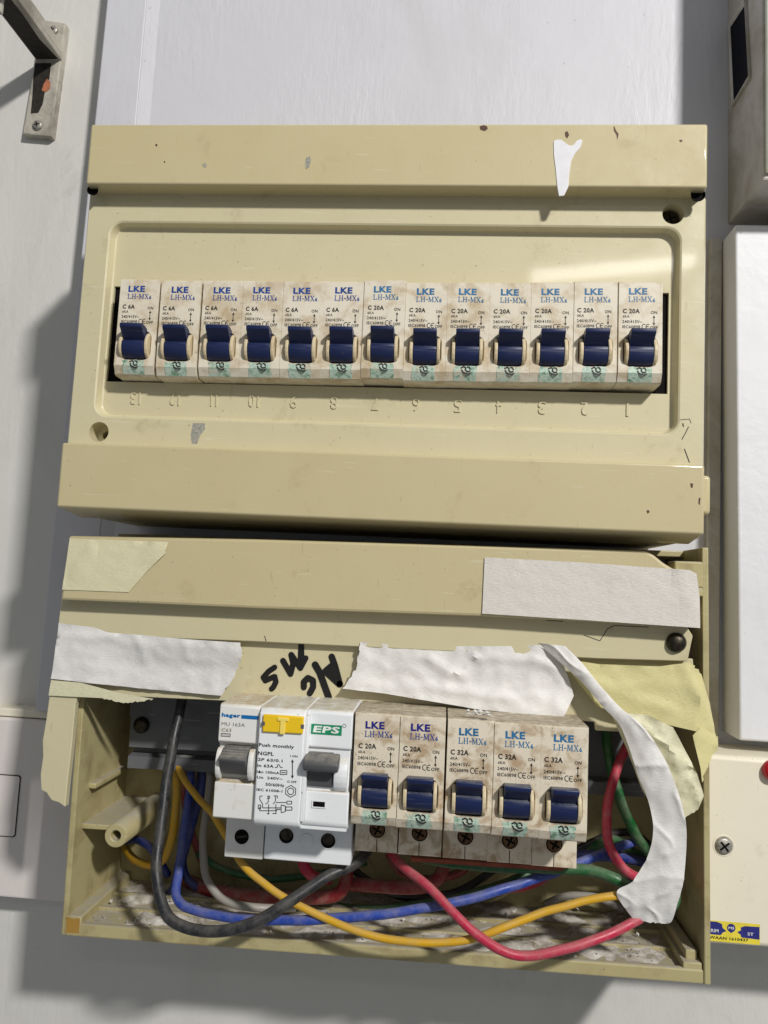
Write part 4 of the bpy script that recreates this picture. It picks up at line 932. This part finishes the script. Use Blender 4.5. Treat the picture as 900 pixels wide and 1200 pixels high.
# twisted strip and the hanging strip: one ribbon lofted between two measured edges
def ribbon(name, label, mat, rows, grp='strips of tape on the lower box', nx=8, bow=1.2, k=8):
    L = catmull([P(a[0], a[1], a[2]) for a, b in rows], k); R_ = catmull([P(b[0], b[1], b[2]) for a, b in rows], k)
    mb = MB(); vs = []
    for j, (p, q) in enumerate(zip(L, R_)):
        for i in range(nx + 1):
            t = i / nx; v = p.lerp(q, t)
            v.y -= bow * 4 * t * (1 - t) * .5 - .7 * nz(v.x / 9, v.z / 9, 2) - .45 * nz(v.x / 3.5, v.z / 6, 5) + .9 * (1 - abs(nz(v.x / 14 + v.z / 30, v.z / 11, 9))) ** 9
            if j == len(L) - 1: v.z += random.uniform(-.35, .35)
            vs.append(v)
    n = len(vs); fs = [(j * (nx + 1) + i, j * (nx + 1) + i + 1, (j + 1) * (nx + 1) + i + 1, (j + 1) * (nx + 1) + i) for j in range(len(L) - 1) for i in range(nx)]
    mb.add(vs + [v + Vector((0, .09, 0)) for v in vs], fs + [tuple(i + n for i in f[::-1]) for f in fs])
    o = mb.build(name, mat, None, True); tag(o, label, 'tape', grp); return o
ribbon('paper_tape', 'white paper tape twisting over the yellow tape and hanging down over the wires', TAPE_W, [((630, 753, 16.5), (662, 757, 14)), ((656, 776, 14), (681, 776, 12.5)), ((682, 800, 12.5), (703, 803, 11)), ((706, 828, 11), (727, 829, 9.5)), ((725, 848, 10), (752, 850, 8)), ((736, 872, 9), (776, 884, 6)), ((746, 905, 8.5), (793, 924, 4.5)), ((760, 940, 7.5), (803, 962, 4)), ((765, 975, 6.5), (804, 1000, 4.5)), ((757, 1008, 6.5), (800, 1034, 5.5)), ((740, 1033, 7), (793, 1062, 6.5)), ((722, 1046, 8), (788, 1078, 8)), ((742, 1077, 9), (784, 1082, 9))], nx=22, bow=1.6, k=14)

# ================================================================== dust and flakes on the floor of the open box
dv = MB()
gx, gy = 120, 32
vs = []
for j in range(gy + 1):
    for i in range(gx + 1):
        x = X0 + 9 + (X1 - X0 - 20) * i / gx; y = 25.6 + 50 * j / gy
        h = max(0, .35 + 1.5 * nz(x / 14, y / 10) + .9 * nz(x / 5, y / 5, 3) + .22 * nz(x / 2, y / 2, 8))
        e = min(1, i / 4, (gx - i) / 4, j / 3)
        vs.append((x, y, ZB + 3.9 + 1.5 * h * e))
dv.add(vs, [(j * (gx + 1) + i, j * (gx + 1) + i + 1, (j + 1) * (gx + 1) + i + 1, (j + 1) * (gx + 1) + i) for j in range(gy) for i in range(gx)])
o = lchild(dv, 'dust', DUST, None, True); o.parent = None; o.matrix_world = Matrix.Translation(LC * S) @ Matrix.Rotation(math.radians(-.8), 4, 'Y'); tag(o, 'grey dust and crumbled plaster on the floor of the open box', 'dust', kind='stuff')
fv = MB()
for k in range(420):
    x = random.uniform(X0 + 10, X1 - 12); y = 27 + 47 * random.random() ** 1.1; r = random.uniform(.15, .7) * (2.2 if random.random() < .07 else 1)
    z = ZB + 4.6 + random.uniform(0, 1.0) + max(0, nz(x / 12, y / 9)) * 1.6
    c = Vector((x, y, z)); ax = Vector((random.uniform(-1, 1), random.uniform(-1, 1), random.uniform(-1, 1))).normalized()
    R3 = Matrix.Rotation(random.uniform(0, 6), 3, ax)
    q = [R3 @ Vector((a * r * random.uniform(.6, 1.2), b * r * random.uniform(.6, 1.2), d * r * .35)) for a, b, d in ((-1, -1, 0), (1, -1, 0), (1, 1, 0), (-1, 1, 0), (0, 0, 1), (0, 0, -1))]
    fv.add([c + p for p in q], [(0, 1, 4), (1, 2, 4), (2, 3, 4), (3, 0, 4), (1, 0, 5), (2, 1, 5), (3, 2, 5), (0, 3, 5)])
o = lchild(fv, 'debris', CRUMB, None); o.parent = None; o.matrix_world = Matrix.Translation(LC * S) @ Matrix.Rotation(math.radians(-.8), 4, 'Y'); tag(o, 'white plaster crumbs scattered over the floor of the open box', 'debris', kind='stuff')
# flake lying on a breaker
mb = MB(); c = P(561, 836, -8)
for k in range(9):
    u = c + Vector((random.uniform(-4.5, 4.5), random.uniform(-1.5, 3), random.uniform(-.3, .6))); r = random.uniform(.8, 2.0)
    a0 = random.uniform(0, 6); ring = [u + Vector((r * random.uniform(.6, 1.1) * math.cos(a0 + t), r * .7 * math.sin(a0 + t), random.uniform(-.5, .5))) for t in (0, 1.05, 2.1, 3.14, 4.2, 5.2)]
    mb.add(ring + [u + Vector((0, 0, .8))], [(i, (i + 1) % 6, 6) for i in range(6)])
mb.add([c + Vector(p) for p in ((-5, 0, -.4), (5, 0, -.6), (4, 3, -.4), (-4, 3, -.4))], [(0, 1, 2, 3)])
o = mb.build('plaster_flake', DUST_W); tag(o, 'white plaster flake lying on top of the first C 32A breaker', 'flake')
